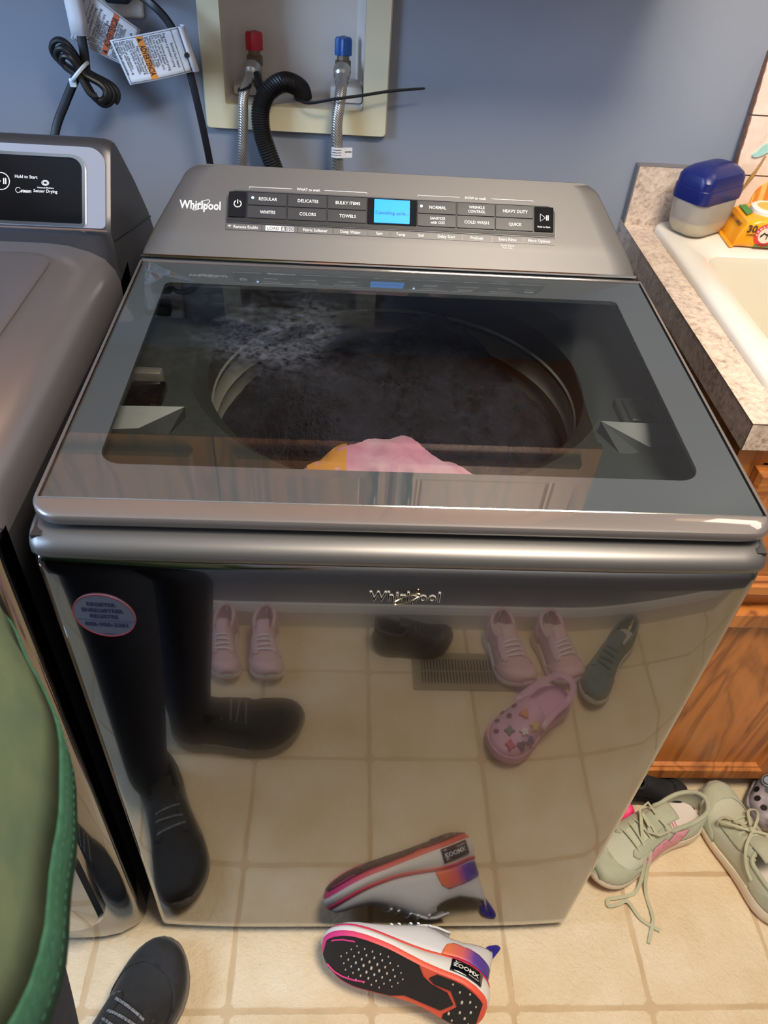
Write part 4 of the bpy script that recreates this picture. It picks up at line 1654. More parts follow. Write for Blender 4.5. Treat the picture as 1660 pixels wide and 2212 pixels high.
obj('worn_edge', bm, M['sign_edge'], sg, smooth=False)
# teal starfish-like fin and striped board as raised cut-outs
bm = B()
FP = catmull([(.6235, .118, 0), (.632, .1255, 0), (.640, .135, 0), (.652, .141, 0), (.668, .158, 0), (.69, .165, 0), (.71, .150, 0), (.70, .132, 0), (.675, .126, 0), (.655, .1265, 0), (.640, .1185, 0), (.631, .1155, 0)], 5, True)
FP = [(p.x, p.y) for p in FP]
prism(bm, FP, sf, .003, .0075)
obj('teal_cutout', bm, mat('teal_paint', (150, 198, 190), .6, var=(30, (170, 212, 204))), sg, smooth=False)
bm = B()
SB = [(.685+.040*math.cos(a), .044+.060*math.sin(a)*(.62 if math.sin(a) > 0 else .70)) for a in np.linspace(0, 2*PI, 41)[:-1]]
prism(bm, SB, sf, .003, .0075)
obj('striped_cutout', bm, m_stripes('orange_stripes', (222, 142, 50), (244, 196, 112), 18), sg, smooth=False)
tw = B()
tube(tw, catmull([sf(.614, .045, .010), sf(.628, .078, .012), sf(.640, .103, .010), sf(.646, .118, .008)], 4), [.0012, .0014, .0016, .0018, .0026, .0034, .0028, .002, .002, .0018, .0018, .0018, .0016], 6)
obj('twine', tw, mat('jute_twine', (168, 128, 70), .8), sg)

# ------------------------------------------------------------------ upper oak cabinets above the machines (seen mirrored in the lid)
def upper_cabinet(x0, x1, label, doors, handles):
    t = thing('upper_cabinet', label, 'cabinet', ((x0+x1)/2, .75, 1.345))
    bm = B()
    yf, z0, z1 = .606, 1.345, 2.10
    box(bm, x0, x1, yf+.018, YW-.001, z0+.012, z1)
    obj('carcass', bm, M['oak'], t, smooth=False)
    bm = B()
    box(bm, x0, x0+.038, yf, yf+.018, z0, z1)
    box(bm, x1-.038, x1, yf, yf+.018, z0, z1)
    box(bm, x0+.038, x1-.038, yf, yf+.018, z0, z0+.04)
    box(bm, x0+.038, x1-.038, yf, yf+.018, z1-.04, z1)
    obj('face_frame', bm, M['oak'], t, smooth=False)
    for (a, b), hx in zip(doors, handles):
        d = raised_front(t, 'door', a, b, z0+.028, z1-.02, yf-.0005, .055, M['oak'], M['oak'])
        bm = B()
        yy = yf-.020
        P = catmull([(hx, yy, 1.402), (hx, yy-.016, 1.410), (hx, yy-.027, 1.430), (hx, yy-.028, 1.456), (hx, yy-.027, 1.482), (hx, yy-.016, 1.502), (hx, yy, 1.510)], 5)
        tube(bm, P, .0065, 10, flat=.6, up=(0, 1, .01))
        for zc in (1.402, 1.510):
            lathe(bm, [(.0085, 0), (.0085, .004), (.006, .006)], (hx, yy, zc), (0, -1, 0), 14)
        obj('handle', bm, M['bronze'], d)


upper_cabinet(-.296, .420, 'oak upper cabinet with two dark handles above the washer', [(-.262, .026), (.034, .385)], (-.002, .062))
upper_cabinet(-1.06, -.300, 'oak upper cabinet with two dark handles above the dryer', [(-1.03, -.684), (-.676, -.335)], (-.716, -.644))

# ------------------------------------------------------------------ shoes
UT = [0, .01, .03, .06, .10, .16, .22, .30, .40, .50, .60, .70, .76, .83, .89, .94, .97, .99, 1.0]
WT = [.10, .34, .52, .66, .77, .84, .83, .77, .76, .83, .93, .99, 1.0, .95, .82, .62, .43, .25, .08]
HU = [0, .04, .10, .20, .30, .38, .46, .56, .66, .76, .85, .92, .97, 1.0]
HT = [.86, 1.0, 1.02, .93, .90, 1.0, 1.04, .92, .74, .58, .49, .42, .28, .06]


class Shoe:
    """a shoe in its own coordinates: heel at x=0, toe along +x, sole at z=0"""

    def __init__(s, L, Wd, mid=.030, midf=.022, H=.070, bend=.010, spring=.022, ht=None):
        s.L, s.W, s.mid, s.midf, s.H, s.bend, s.spring, s.ht = L, Wd, mid, midf, H, bend, spring, ht or HT
        n_ = 34
        s.U = [.5-.5*math.cos(PI*k/n_) for k in range(n_+1)]

    def hw(s, u):
        return s.W/2*float(np.interp(u, UT, WT))

    def c(s, u):
        return s.bend*(math.sin(PI*min(1, max(0, u))*1.0)*.9-.9*u*u)

    def spr(s, u):
        return s.spring*max(0, (u-.70)/.30)**2+.006*max(0, (.10-u)/.10)**2

    def zm(s, u):
        t = min(1, max(0, (u-.15)/.5))
        t = t*t*(3-2*t)
        return s.mid*(1-t)+s.midf*t+s.spr(u)

    def S(s, u, v, off=0.0):
        """upper surface; v -1..1 from one sole edge over the top to the other"""
        u = min(1, max(0, u))

        def P(u_, v_):
            u_ = min(1, max(0, u_))
            th = max(-1, min(1, v_))*PI/2
            w = s.hw(u_)*.965
            h = s.H*float(np.interp(u_, HU, s.ht))
            sn = math.sin(th)
            y = s.c(u_)+w*math.copysign(abs(sn)**.80, sn)
            z = s.zm(u_)-.003+h*max(0, math.cos(th))**.72
            return Vector((u_*s.L, y, z))
        p = P(u, v)
        if off:
            a = P(u+.012, v)-P(u-.012, v)
            b = P(u, min(1, v+.03))-P(u, max(-1, v-.03))
            n_ = a.cross(b)
            if n_.length > 1e-12:
                p = p+n_.normalized()*off
        return p

    def ring(s, zf, sc=1.0, ext=0.0):
        a = [Vector((u*s.L+(ext*(2*u-1)), s.c(u)+s.hw(u)*sc+ext, zf(u))) for u in s.U]
        b = [Vector((u*s.L+(ext*(2*u-1)), s.c(u)-s.hw(u)*sc-ext, zf(u))) for u in s.U[::-1]]
        return a+b

    def strip_cap(s, bm, R, flip=False):
        n_ = len(s.U)
        for i in range(n_-1):
            q = (R[i], R[i+1], R[2*n_-2-i], R[2*n_-1-i])
            bm.faces.new(q[::-1] if flip else q)

    def sole(s, z0, z1, ext0=0, ext1=0, bulge=.002, cap=True):
        """band between two heights (functions of u)"""
        bm = B()
        rings = []
        for t_ in (0, .12, .35, .65, .9, 1):
            e = ext0+(ext1-ext0)*t_+bulge*math.sin(PI*t_)
            rings.append(s.ring(lambda u, t_=t_: z0(u)*(1-t_)+z1(u)*t_, 1.0, e))
        R = loft(bm, rings, True)
        if cap:
            s.strip_cap(bm, R[0], True)
            s.strip_cap(bm, R[-1])
        return bm

    def upper(s, open_u=.42, vo=.47, u0=.0, nv=28, throat=None):
        bm = B()
        us = s.U if u0 == 0 else [u0+(1-u0)*(1-math.cos(PI/2*k/22)) if False else u0+(1-u0)*math.sin(PI/2*k/22) for k in range(23)]
        vs = [-1+2*k/nv for k in range(nv+1)]
        G = [[bm.verts.new(s.S(u, v)) for v in vs] for u in us]
        for i in range(len(us)-1):
            um = (us[i]+us[i+1])/2
            for j in range(nv):
                vm = (vs[j]+vs[j+1])/2
                lim = vo*min(1, max(0, (open_u-um)/.05))**.5 if um > .02 else 0
                if u0 == 0 and um < open_u and abs(vm) < lim:
                    continue
                if throat and open_u <= um < throat and abs(vm) < .13:
                    continue
                bm.faces.new((G[i][j], G[i+1][j], G[i+1][j+1], G[i][j+1]))
        return bm

    def patch(s, poly, off=.0016, nu=26, nv=26):
        """overlay cut to a polygon in (u, v): a sheet lying on the upper"""
        bm = B()
        f = bm.faces.new([bm.verts.new((u, v, 0)) for u, v in poly])
        us = [p[0] for p in poly]
        vs = [p[1] for p in poly]
        for k in range(1, nu):
            x = min(us)+(max(us)-min(us))*k/nu
            bmesh.ops.bisect_plane(bm, geom=bm.verts[:]+bm.edges[:]+bm.faces[:], plane_co=(x, 0, 0), plane_no=(1, 0, 0))
        for k in range(1, nv):
            y = min(vs)+(max(vs)-min(vs))*k/nv
            bmesh.ops.bisect_plane(bm, geom=bm.verts[:]+bm.edges[:]+bm.faces[:], plane_co=(0, y, 0), plane_no=(0, 1, 0))
        co = {v: s.S(v.co.x, v.co.y, off) for v in bm.verts}
        for v, p in co.items():
            v.co = p
        return bm

    def pad(s, poly, h=.002, nu=30, base=0.0):
        """sole pad cut to a polygon in local (x, y), following the curved sole bottom"""
        bm = B()
        bm.faces.new([bm.verts.new((x, y, 0)) for x, y in poly])
        xs_ = [p[0] for p in poly]
        for k in range(1, nu):
            x = min(xs_)+(max(xs_)-min(xs_))*k/nu
            bmesh.ops.bisect_plane(bm, geom=bm.verts[:]+bm.edges[:]+bm.faces[:], plane_co=(x, 0, 0), plane_no=(1, 0, 0))
        r = bmesh.ops.extrude_face_region(bm, geom=bm.faces[:])
        top_ = [g for g in r['geom'] if isinstance(g, bmesh.types.BMVert)]
        tset = set(top_)
        for v in bm.verts:
            z = s.spr(v.co.x/s.L)
            v.co.z = z+base-(h if v in tset else -.001)
        return bm

    def lace_rows(s, us, v0, r=.0022, off=.003):
        bm = B()
        for i, u in enumerate(us):
            d = .012*(1 if i % 2 else -1)
            tube(bm, [s.S(u+d*(k/8-.5), -v0+2*v0*k/8, off+.0015*math.sin(PI*k/8)) for k in range(9)], r, 6, flat=.45, up=(0, 0, 1))
        return bm


def place(root, mtx, ground=True):
    """set a shoe's place and let it down on the floor"""
    root.matrix_world = mtx
    if ground:
        zmin = min((mtx @ v.co).z for o in root.children if o.type == 'MESH' for v in o.data.vertices)
        m2 = mtx.copy()
        m2.translation.z -= zmin-.0006
        root.matrix_world = m2


def so_mod(o, th, off=-1):
    m = o.modifiers.new('thick', 'SOLIDIFY')
    m.thickness = th
    m.offset = off
    return o


def at(x, y, deg):
    return Matrix.Translation((x, y, 0)) @ Matrix.Rotation(math.radians(deg), 4, 'Z')


def sneaker(name, label, cat, L, Wd, mats, mtx, group=None, parent=None, H=.066, mid=.030, midf=.022, lace=True, n_lace=5, tongue=True, bow=False, cap=True, open_u=.42, mirror=1, out_t=.006):
    """plain lace-up shoe. mats: outsole, midsole, upper, lining, lace, insole, overlay"""
    if parent is None:
        t = thing(name, label, cat, (0, 0, 0), group)
    else:
        t = bpy.data.objects.new(name, None)
        COL.objects.link(t)
        t.parent = parent
    s = Shoe(L, Wd, mid, midf, H, .010*mirror)
    K = dict(local=True)
    obj('outsole', s.sole(lambda u: s.spr(u), lambda u: s.spr(u)+out_t, -.002, .001, .001), mats[0], t, **K)
    obj('midsole', s.sole(lambda u: s.spr(u)+out_t-.0005, lambda u: s.zm(u), .001, .001, .0022), mats[1], t, **K)
    u_ = so_mod(obj('upper', s.upper(open_u), mats[2], t, angle=60, **K), .0035)
    bm = B()
    rows = [[Vector((u*L, s.c(u)+s.hw(u)*.9*k/6, s.zm(u)+.004)) for k in range(-6, 7)] for u in np.linspace(.02, .62, 14)]
    loft(bm, rows, False)
    obj('insole', bm, mats[5], t, **K)
    # padded collar ring round the opening
    bm = B()
    vo = .49
    cp_ = [(.06, vo), (.14, vo), (.22, vo), (.30, vo), (open_u-.06, vo), (open_u-.025, vo*.72), (open_u-.012, vo*.3), (open_u-.012, -vo*.3), (open_u-.025, -vo*.72), (open_u-.06, -vo), (.30, -vo), (.22, -vo), (.14, -vo), (.06, -vo), (.028, -vo*.66), (.018, 0), (.028, vo*.66)]
    pts = catmull([s.S(u, v, .0005) for u, v in cp_], 4, True)
    tube(bm, pts, .0042, 8, closed=True)
    obj('collar', bm, mats[3], t, **K)
    if tongue:
        bm = B()
        rows = []
        for i in range(9):
            u = open_u+.14-.25*i/8
            rows.append([s.S(max(u, .05), v, 0)+Vector((0, 0, -.001+.0022*i-.00*i)) for v in np.linspace(-.30, .30, 9)])
        loft(bm, rows, False)
        so_mod(obj('tongue', bm, mats[6], t, **K), .004)
    if lace:
        us = [open_u+.03+.052*i for i in range(n_lace)]
        lo = obj('laces', s.lace_rows(us, .30), mats[4], t, **K)
        # eyestays
        for sg_ in (-1, 1):
            P = [(open_u-.04, sg_*.44), (open_u-.04, sg_*.26), (us[-1]+.03, sg_*.20), (us[-1]+.05, sg_*.30), (us[-1]+.02, sg_*.48), (open_u+.06, sg_*.58)]
            so_mod(obj('eyestay', s.patch(P, .0012, 14, 8), mats[6], t, **K), .0016, 1)
    if cap:
        so_mod(obj('toe_cap', s.patch([(.62, -.99), (.66, -.80), (.72, -.72), (.78, -.50), (.83, -.22), (.84, 0), (.83, .22), (.78, .50), (.72, .72), (.66, .80), (.62, .99), (.80, .99), (.985, .99), (.985, -.99), (.80, -.99)], .0012, 10, 22), mats[6], t, **K), .0014, 1)
        so_mod(obj('heel_counter', s.patch([(.015, -.98), (.015, -.58), (.12, -.62), (.22, -.80), (.27, -.98)], .0012, 14, 10), mats[6], t, **K), .0014, 1)
        so_mod(obj('heel_counter', s.patch([(.015, .98), (.015, .58), (.12, .62), (.22, .80), (.27, .98)], .0012, 14, 10), mats[6], t, **K), .0014, 1)
    if parent is None:
        place(t, mtx)
    else:
        t.matrix_local = mtx
    return t, s


M['sage'] = mat('sage_suede', (186, 190, 164), .85, var=(30, (176, 180, 154)), bump=(500, .2, .0006), sheen=.3)
M['sage2'] = mat('sage_mesh', (198, 201, 178), .8, bump=(600, .3, .0006))
M['sage_lace'] = mat('sage_lace', (190, 190, 160), .85)
M['offwhite'] = mat('off_white_foam', (228, 214, 190), .6)
M['gum'] = mat('gum_rubber', (190, 128, 62), .55)
M['insole_pale'] = mat('pale_insole', (226, 214, 204), .8)
M['pink_rub'] = mat('pink_textured', (240, 172, 188), .55, bump=(330, .9, .0015), var=(150, (222, 140, 160)))
M['white_knit'] = mat('white_knit', (232, 230, 232), .8, bump=(420, .3, .001))
M['white_foam'] = mat('white_foam', (236, 232, 224), .55)
M['whitelace'] = mat('white_lace', (238, 238, 240), .7)
M['rubber'] = mat('outsole_black', (32, 32, 34), .6, bump=(260, .5, .0015))
M['charsuede'] = mat('black_nubuck', (28, 27, 28), .8, var=(40, (38, 37, 37)), bump=(600, .2, .0005), sheen=.15)
M['blackknit'] = mat('black_knit', (30, 30, 32), .8, bump=(600, .3, .0006))
M['graysole'] = mat('gray_sole', (128, 122, 116), .6)
M['specklace'] = mat('speckled_lace', (34, 34, 36), .7, var=(420, (150, 150, 150)))

# sage sneakers by the cabinet
sage = [M['gum'], M['offwhite'], M['sage2'], M['sage'], M['sage_lace'], M['insole_pale'], M['sage']]
t, s = sneaker('sneaker', 'sage green sneaker with pink side patch, loose laces trailing on the floor', 'shoe', .262, .094, sage,
               at(.640, .204, 205), mirror=-1, H=.064)
NP = [(.30, .985), (.23, .62), (.34, .56), (.40, .78), (.43, .60), (.54, .58), (.63, .72), (.66, .985)]
so_mod(obj('side_patch', s.patch(NP, .0022, 20, 10), M['pink_rub'], t, local=True, label='pink textured side patch'), .0016, 1)
bm = B()
for i, sx_ in enumerate((-1, 1)):
    tube(bm, [s.S(.55, .1*sx_, .006), s.S(.50, .28*sx_, .016), s.S(.44, .30*sx_, .018), s.S(.45, .05*sx_, .012)], .0024, 6, flat=.45)
wl = t.matrix_world.inverted()
w2 = lambda *p: wl @ Vector(p)
pl = [s.S(.52, .05, .010), w2(.503, .168, .096), w2(.500, .136, .080), w2(.504, .110, .060), w2(.502, .086, .024), w2(.489, .065, .0045), w2(.456, .056, .004), w2(.436, .053, .004), w2(.434, .042, .0045), w2(.452, .044, .006), w2(.470, .048, .007), w2(.487, .020, .004), w2(.516, .000, .004)]
tube(bm, catmull(pl, 6), .0036, 6, flat=.45, up=(0, 0, 1))
pl = [s.S(.51, .02, .010), w2(.513, .152, .090), w2(.515, .114, .060), w2(.509, .084, .022), w2(.508, .062, .005), w2(.509, .040, .004), w2(.508, .018, .007), w2(.499, -.002, .004), w2(.490, -.020, .004)]
tube(bm, catmull(pl, 6), .0036, 6, flat=.45, up=(0, 0, 1))
obj('loose_lace', bm, M['sage_lace'], t, local=True)
bm = B()
for k in range(4):
    tube(bm, [Vector((.060+.006*k, .016, s.zm(.2)+.0048)), Vector((.052+.006*k, -.014, s.zm(.2)+.0048))], .0011, 4)
obj('insole_mark', bm, M['pink_rub'], t, local=True)

t2, s2 = sneaker('sneaker', 'sage green sneaker with tied bow, heel toward us, right of its mate', 'shoe', .262, .094, sage,
                 at(.748, .006, 106), mirror=1, H=.064)
bm = B()
for sx_ in (-1, 1):
    tube(bm, catmull([s2.S(.52, 0, .008), s2.S(.58, .25*sx_, .018), s2.S(.66, .42*sx_, .020), s2.S(.66, .22*sx_, .016), s2.S(.56, .04*sx_, .010)], 5), .0028, 6, flat=.45)
    tube(bm, catmull([s2.S(.52, 0, .010), s2.S(.45, .35*sx_, .014), s2.S(.36, .62*sx_, .008), s2.S(.28, .75*sx_, .004)], 5), .0028, 6, flat=.45)
lathe(bm, [(.002, -.004), (.006, -.002), (.006, .003), (.002, .005)], s2.S(.52, 0, .010), (0, 0, 1), 10)
obj('bow', bm, M['sage_lace'], t2, local=True)


def clog(name, label, L, Wd, m, mtx, charms=0, m_hole=None, group=None):
    t = thing(name, label, 'shoe', (0, 0, 0), group)
    s = Shoe(L, Wd, .030, .026, .060, .008, .014)
    obj('sole', s.sole(lambda u: s.spr(u), lambda u: s.zm(u)+.004, -.002, .0015, .003), m, t, local=True)
    u_ = so_mod(obj('upper', s.upper(0, 0, u0=.46), m, t, local=True, angle=60), .004)
    bm = B()
    rows = [[Vector((u*L, s.c(u)+s.hw(u)*.84*k/6, s.zm(u)+.0045-.003*math.cos(PI/2*k/6))) for k in range(-6, 7)] for u in np.linspace(.03, .75, 14)]
    loft(bm, rows, False)
    obj('footbed', bm, m, t, local=True)
    bm = B()
    tube(bm, catmull([s.S(.50, -.70, .004), s.S(.34, -.62, .006)+Vector((0, 0, .004)), s.S(.16, -.55, .004), s.S(.05, -.4, .006), s.S(.03, 0, .006)-Vector((.004, 0, .010)), s.S(.05, .4, .006), s.S(.16, .55, .004), s.S(.34, .62, .006)+Vector((0, 0, .004)), s.S(.50, .70, .004)], 5), .0085, 8, flat=.35, up=(0, 0, 1))
    st_ = obj('heel_strap', bm, m, t, local=True)
    for sg_ in (-1, 1):
        bm = B()
        p = s.S(.50, .70*sg_, .006)
        lathe(bm, [(.008, -.002), (.008, .002), (.005, .0035)], p, (0, sg_, .5), 14)
        obj('strap_rivet', bm, M['whitelace'], t, local=True)
    hl = [(.60, -.42), (.60, .42), (.60, 0), (.70, -.26), (.70, .26), (.70, -.62), (.70, .62), (.80, 0), (.80, -.50), (.80, .50), (.89, -.28), (.89, .28)]
    for i, (u, v) in enumerate(hl):
        bm = B()
        c0 = s.S(u, v, .0008)
        nrm_ = (s.S(u, v, .01)-c0).normalized()
        lathe(bm, [(.0062, 0), (.0062, .0006)], c0, nrm_, 12)
        obj('vent_hole', bm, m_hole or M['black'], t, local=True)
    cc = [(240, 150, 70), (70, 120, 90), (230, 210, 120), (96, 84, 140), (214, 80, 90), (240, 236, 230), (80, 80, 84)]
    for i in range(charms):
        u, v = hl[(i*5+2) % 12]
        bm = B()
        c0 = s.S(u, v, .002)
        nrm_ = (s.S(u, v, .012)-c0).normalized()
        X_ = nrm_.orthogonal().normalized()
        Y_ = nrm_.cross(X_)
        P = []
        for k in range(20):
            a = 2*PI*k/20
            r = .0088+.0026*math.cos((3+i % 3)*a)
            P.append((r*math.cos(a), r*math.sin(a)))
        loft(bm, [[c0+X_*x+Y_*y+nrm_*h for x, y in P] for h in (0, .003)]+[[c0+X_*x*.8+Y_*y*.8+nrm_*.005 for x, y in P]], True, True, True)
        obj('charm', bm, mat('charm_color_%d' % i, cc[i % 7], .5), t, local=True)
    place(t, mtx)
    return t


M['silver_foam'] = mat('gray_marbled_foam', (176, 170, 176), .5, var=(34, (110, 104, 112)))
cl = clog('clog', 'gray marbled foam clog with a round charm, right of the sage sneakers', .200, .092, M['silver_foam'], at(.862, .352, 244), charms=0)
s_ = Shoe(.200, .092, .030, .026, .060, .008, .014)
bm = B()
c0 = s_.S(.62, -.35, .001)
nrm_ = (s_.S(.62, -.35, .01)-c0).normalized()
lathe(bm, [(.0125, 0), (.0125, .004), (.010, .006), (0, .0065)], c0, nrm_, 20)
ch = obj('charm', bm, mat('charm_gray_blue', (150, 160, 172), .3), cl, local=True)
bm = B()
X_ = nrm_.orthogonal().normalized()
Y_ = nrm_.cross(X_)
tube(bm, [c0+nrm_*.0063+X_*(.0085*math.cos(a))+Y_*(.0085*math.sin(a)) for a in np.linspace(0, 2*PI, 21)[:-1]], .0011, 5, closed=True)
obj('charm_ring', bm, M['ink'], ch, local=True)

sneaker('shoe', 'black shoe pushed under the oak cabinet behind the sage sneaker', 'shoe', .145, .060,
        [M['black']]*2+[M['blackknit']]*5, at(.485, .250, 0), H=.040, lace=False, tongue=False)
sneaker('shoe', 'hot pink shoe squeezed between washer and sage sneaker', 'shoe', .140, .058,
        [mat('hot_pink', (250, 70, 130), .5)]*7, at(.372, .190, 10), H=.050, cap=False, lace=False, tongue=False)

# white running shoe lying on its side against the washer, sole toward the camera
rt = thing('running_shoe', 'white running shoe tipped on its side, black sole facing us', 'shoe', (0, 0, 0))
s = Shoe(.282, .098, .046, .027, .078, .012, .018, [1.12, 1.16, 1.04, .84, .86, 1.0, 1.04, .86, .64, .45, .35, .28, .19, .05])
M['pinkorange'] = m_grad('pink_to_orange_foam', 0, [(0, (240, 92, 70)), (.45, (240, 100, 72)), (.72, (238, 84, 96)), (.9, (242, 66, 140))], 0, .292)
M['band'] = m_grad('stripe_pink_orange', 0, [(0, (206, 36, 76)), (.22, (216, 44, 84)), (.30, (240, 104, 80)), (.55, (232, 84, 78)), (.8, (226, 56, 98)), (1, (236, 54, 120))], 0, .292)
M['heelgrad'] = m_grad('orange_to_purple_print', 0, [(0, (62, 44, 150)), (.35, (110, 76, 170)), (.55, (230, 110, 110)), (.8, (246, 130, 86))], 0, .10)
K = dict(local=True)
obj('midsole_base', s.sole(lambda u: s.spr(u), lambda u: s.spr(u)+.008, .0005, .0035, .001), M['pinkorange'], rt, **K)
obj('midsole', s.sole(lambda u: s.spr(u)+.0078, lambda u: s.zm(u)-.0055, .0035, .002, .0030), M['white_foam'], rt, **K)
obj('midsole_stripe', s.sole(lambda u: s.zm(u)-.0058, lambda u: s.zm(u), .0025, .0010, .0012), M['band'], rt, **K)
so_mod(obj('upper', s.upper(.40, .45), M['white_knit'], rt, angle=60, **K), .003)
bm = B()
rows = [[Vector((u*s.L, s.c(u)+s.hw(u)*.9*k/6, s.zm(u)+.004)) for k in range(-6, 7)] for u in np.linspace(.02, .62, 14)]
loft(bm, rows, False)
obj('insole', bm, M['insole_pale'], rt, **K)
bm = B()
rows = []
for i in range(9):
    u = .54-.25*i/8
    rows.append([s.S(u, v, 0)+Vector((0, 0, -.001+.0022*i)) for v in np.linspace(-.3, .3, 9)])
loft(bm, rows, False)
so_mod(obj('tongue', bm, M['white_knit'], rt, **K), .003)
obj('laces', s.lace_rows([.43, .485, .54, .595, .65], .34, .0032, .0035), M['whitelace'], rt, **K)
for sg_ in (-1, 1):
    P = [(.018, sg_*.985), (.018, sg_*.86), (.10, sg_*.80), (.20, sg_*.74), (.26, sg_*.72), (.30, sg_*.80), (.32, sg_*.985)]
    so_mod(obj('heel_print', s.patch(P, .0010, 18, 8), M['heelgrad'], rt, **K), .0008, 1)
bm = B()
tube(bm, catmull([s.S(.012, .08, .001)-Vector((0, 0, .012)), s.S(.012, .05, .006)+Vector((-.008, 0, .004)), s.S(.012, 0, .008)+Vector((-.010, 0, .012)), s.S(.03, 0, .004)+Vector((0, 0, .004)), s.S(.035, 0, .0)-Vector((0, 0, .004))], 6), .0050, 6, flat=.4, up=(0, 1, 0))
obj('pull_tab', bm, mat('indigo_tab', (50, 40, 150), .6), rt, **K)


def outline_pt(x, k):
    u = x/s.L
    return (x, s.c(u)+s.hw(u)*k)


# outsole pads: forefoot with its pointed tail, and heel
ff = [outline_pt(x, 1.00) for x in np.linspace(.120, .254, 18)]
ff += [outline_pt(x, .985) for x in (.261, .268, .274, .278)]
ff += [outline_pt(x, -.985) for x in (.278, .274, .268, .261)]
ff += [outline_pt(x, -.92) for x in np.linspace(.254, .150, 14)]
ff += [outline_pt(.128, -.70), outline_pt(.100, -.72), outline_pt(.066, -.62), (.050, s.c(.17)-.004), (.064, s.c(.2)+.012), outline_pt(.092, .34), outline_pt(.108, .55)]
obj('outsole_pad', s.pad(ff, .0026, 34), M['rubber'], rt, smooth=False, **K)
hp = [outline_pt(x, .94) for x in (.006, .012, .02, .032, .046, .060, .074, .088)]
hp += [outline_pt(.098, .62), outline_pt(.088, .46), (.060, s.c(.2)+.020), (.042, s.c(.14)-.004), outline_pt(.060, -.76)]
hp += [outline_pt(x, -.94) for x in (.060, .046, .032, .02, .012, .006)]
obj('outsole_pad', s.pad(hp, .0026, 16), M['rubber'], rt, smooth=False, **K)
M['fleck'] = mat('pale_sole_fleck', (222, 208, 190), .6)
bm = B()
rr = random.Random(9)
spots = []
for i in range(9):
    for j in range(-3, 4):
        x = .138+.0135*i+.0058*(j % 2)
        if abs(x-.195) > .064-.009*abs(j):
            continue
        spots.append((x, s.c(x/s.L)+.0108*j+.002, .0030*(1-.55*abs(x-.192)/.065)*(1-.12*abs(j))))
for x, y, q in ((.020, .0, .0026), (.026, .018, .0024), (.026, -.016, .0026), (.038, .010, .0030), (.036, -.010, .0026), (.046, .026, .0022), (.052, -.022, .0028), (.015, .014, .0018), (.060, .034, .0018), (.044, -.032, .002), (.018, -.024, .002), (.030, .032, .002)):
    spots.append((x, y+s.c(x/s.L), q))
for x, y, q in spots:
    z = s.spr(x/s.L)-.0032
    vs = [bm.verts.new((x+a*q*.62, y+b*q*1.2, z)) for a, b in ((-1, -.5), (-.5, -1), (.5, -1), (1, -.5), (1, .5), (.5, 1), (-.5, 1), (-1, .5))]
    bm.faces.new(vs)
fl = obj('sole_fleck', bm, M['fleck'], rt, smooth=False, **K)
fl['kind'] = 'stuff'
bm = B()
tube(bm, [Vector((x, outline_pt(x, .94 if x > .2 else .90)[1]-.004-(.012*math.sin(PI*(x-.12)/.05) if x < .17 else 0), s.spr(x/s.L)-.0028)) for x in np.linspace(.230, .269, 14)], .0012, 5)
tube(bm, [Vector((x, outline_pt(x, -.62-.3*(x-.2)/.07)[1], s.spr(x/s.L)-.0028)) for x in np.linspace(.196, .266, 18)], .0013, 5)
obj('sole_groove', bm, mat('hot_pink_groove', (240, 70, 140), .5), rt, **K)


# black label on the heel wall of the midsole (the side turned up)
def wallp(x, z, h=0):
    u = x/s.L
    e = .0066
    y = s.c(u)+s.hw(u)+e+h
    return Vector((u*s.L+e*(2*u-1), y, s.spr(u)+z))


bm = B()
loft(bm, [[wallp(x, z, h) for z in np.linspace(.0095, .0335, 5)] for x, h in zip(np.linspace(.022, .074, 9), [.0004]*9)], False)
lbz = so_mod(obj('midsole_label', bm, M['black_gloss'], rt, local=True), .0012, 0)
bm = B()
LM = lambda X, Y, Z=0: wallp(.048-X, .0215+Y, .0016)
text(bm, 'ZOOMX', .0105, lambda X, Y, Z: LM(-.0015+X, .0010+Y), bold=.03, sx=1.05)
text(bm, 'INVINCIBLE', .0034, lambda X, Y, Z: LM(.012+X, -.0070+Y), bold=.02)
tick = [(-.021, .0078), (-.0185, .0060), (-.010, .0098), (-.0182, .0072), (-.0198, .0098)]
bm.faces.new([bm.verts.new(LM(x, y)) for x, y in tick])
text(bm, 'NIKE', .0036, lambda X, Y, Z: LM(-.0205+X, .0010+Y), bold=.02, sx=.6)
obj('label_text', bm, M['print'], lbz, smooth=False, local=True)

yaw = math.radians(180-21)
ti = math.radians(28)
Xd = Vector((math.cos(yaw), math.sin(yaw), .03)).normalized()
Zd0 = Vector((math.sin(-yaw)*-1, 0, 0))
side = Vector((0, 0, 1)).cross(Xd).normalized()      # horizontal, points toward camera for a toe pointing left
if side.y < 0:
    side = -side
Zd = (side*math.cos(ti)-Vector((0, 0, 1))*math.sin(ti))
Zd = (Zd-Xd*Zd.dot(Xd)).normalized()
Yd = Zd.cross(Xd)
mtx = Matrix(((Xd.x, Yd.x, Zd.x, .174), (Xd.y, Yd.y, Zd.y, -.146), (Xd.z, Yd.z, Zd.z, .05), (0, 0, 0, 1))) @ Matrix.Scale(.95, 4)
place(rt, mtx)

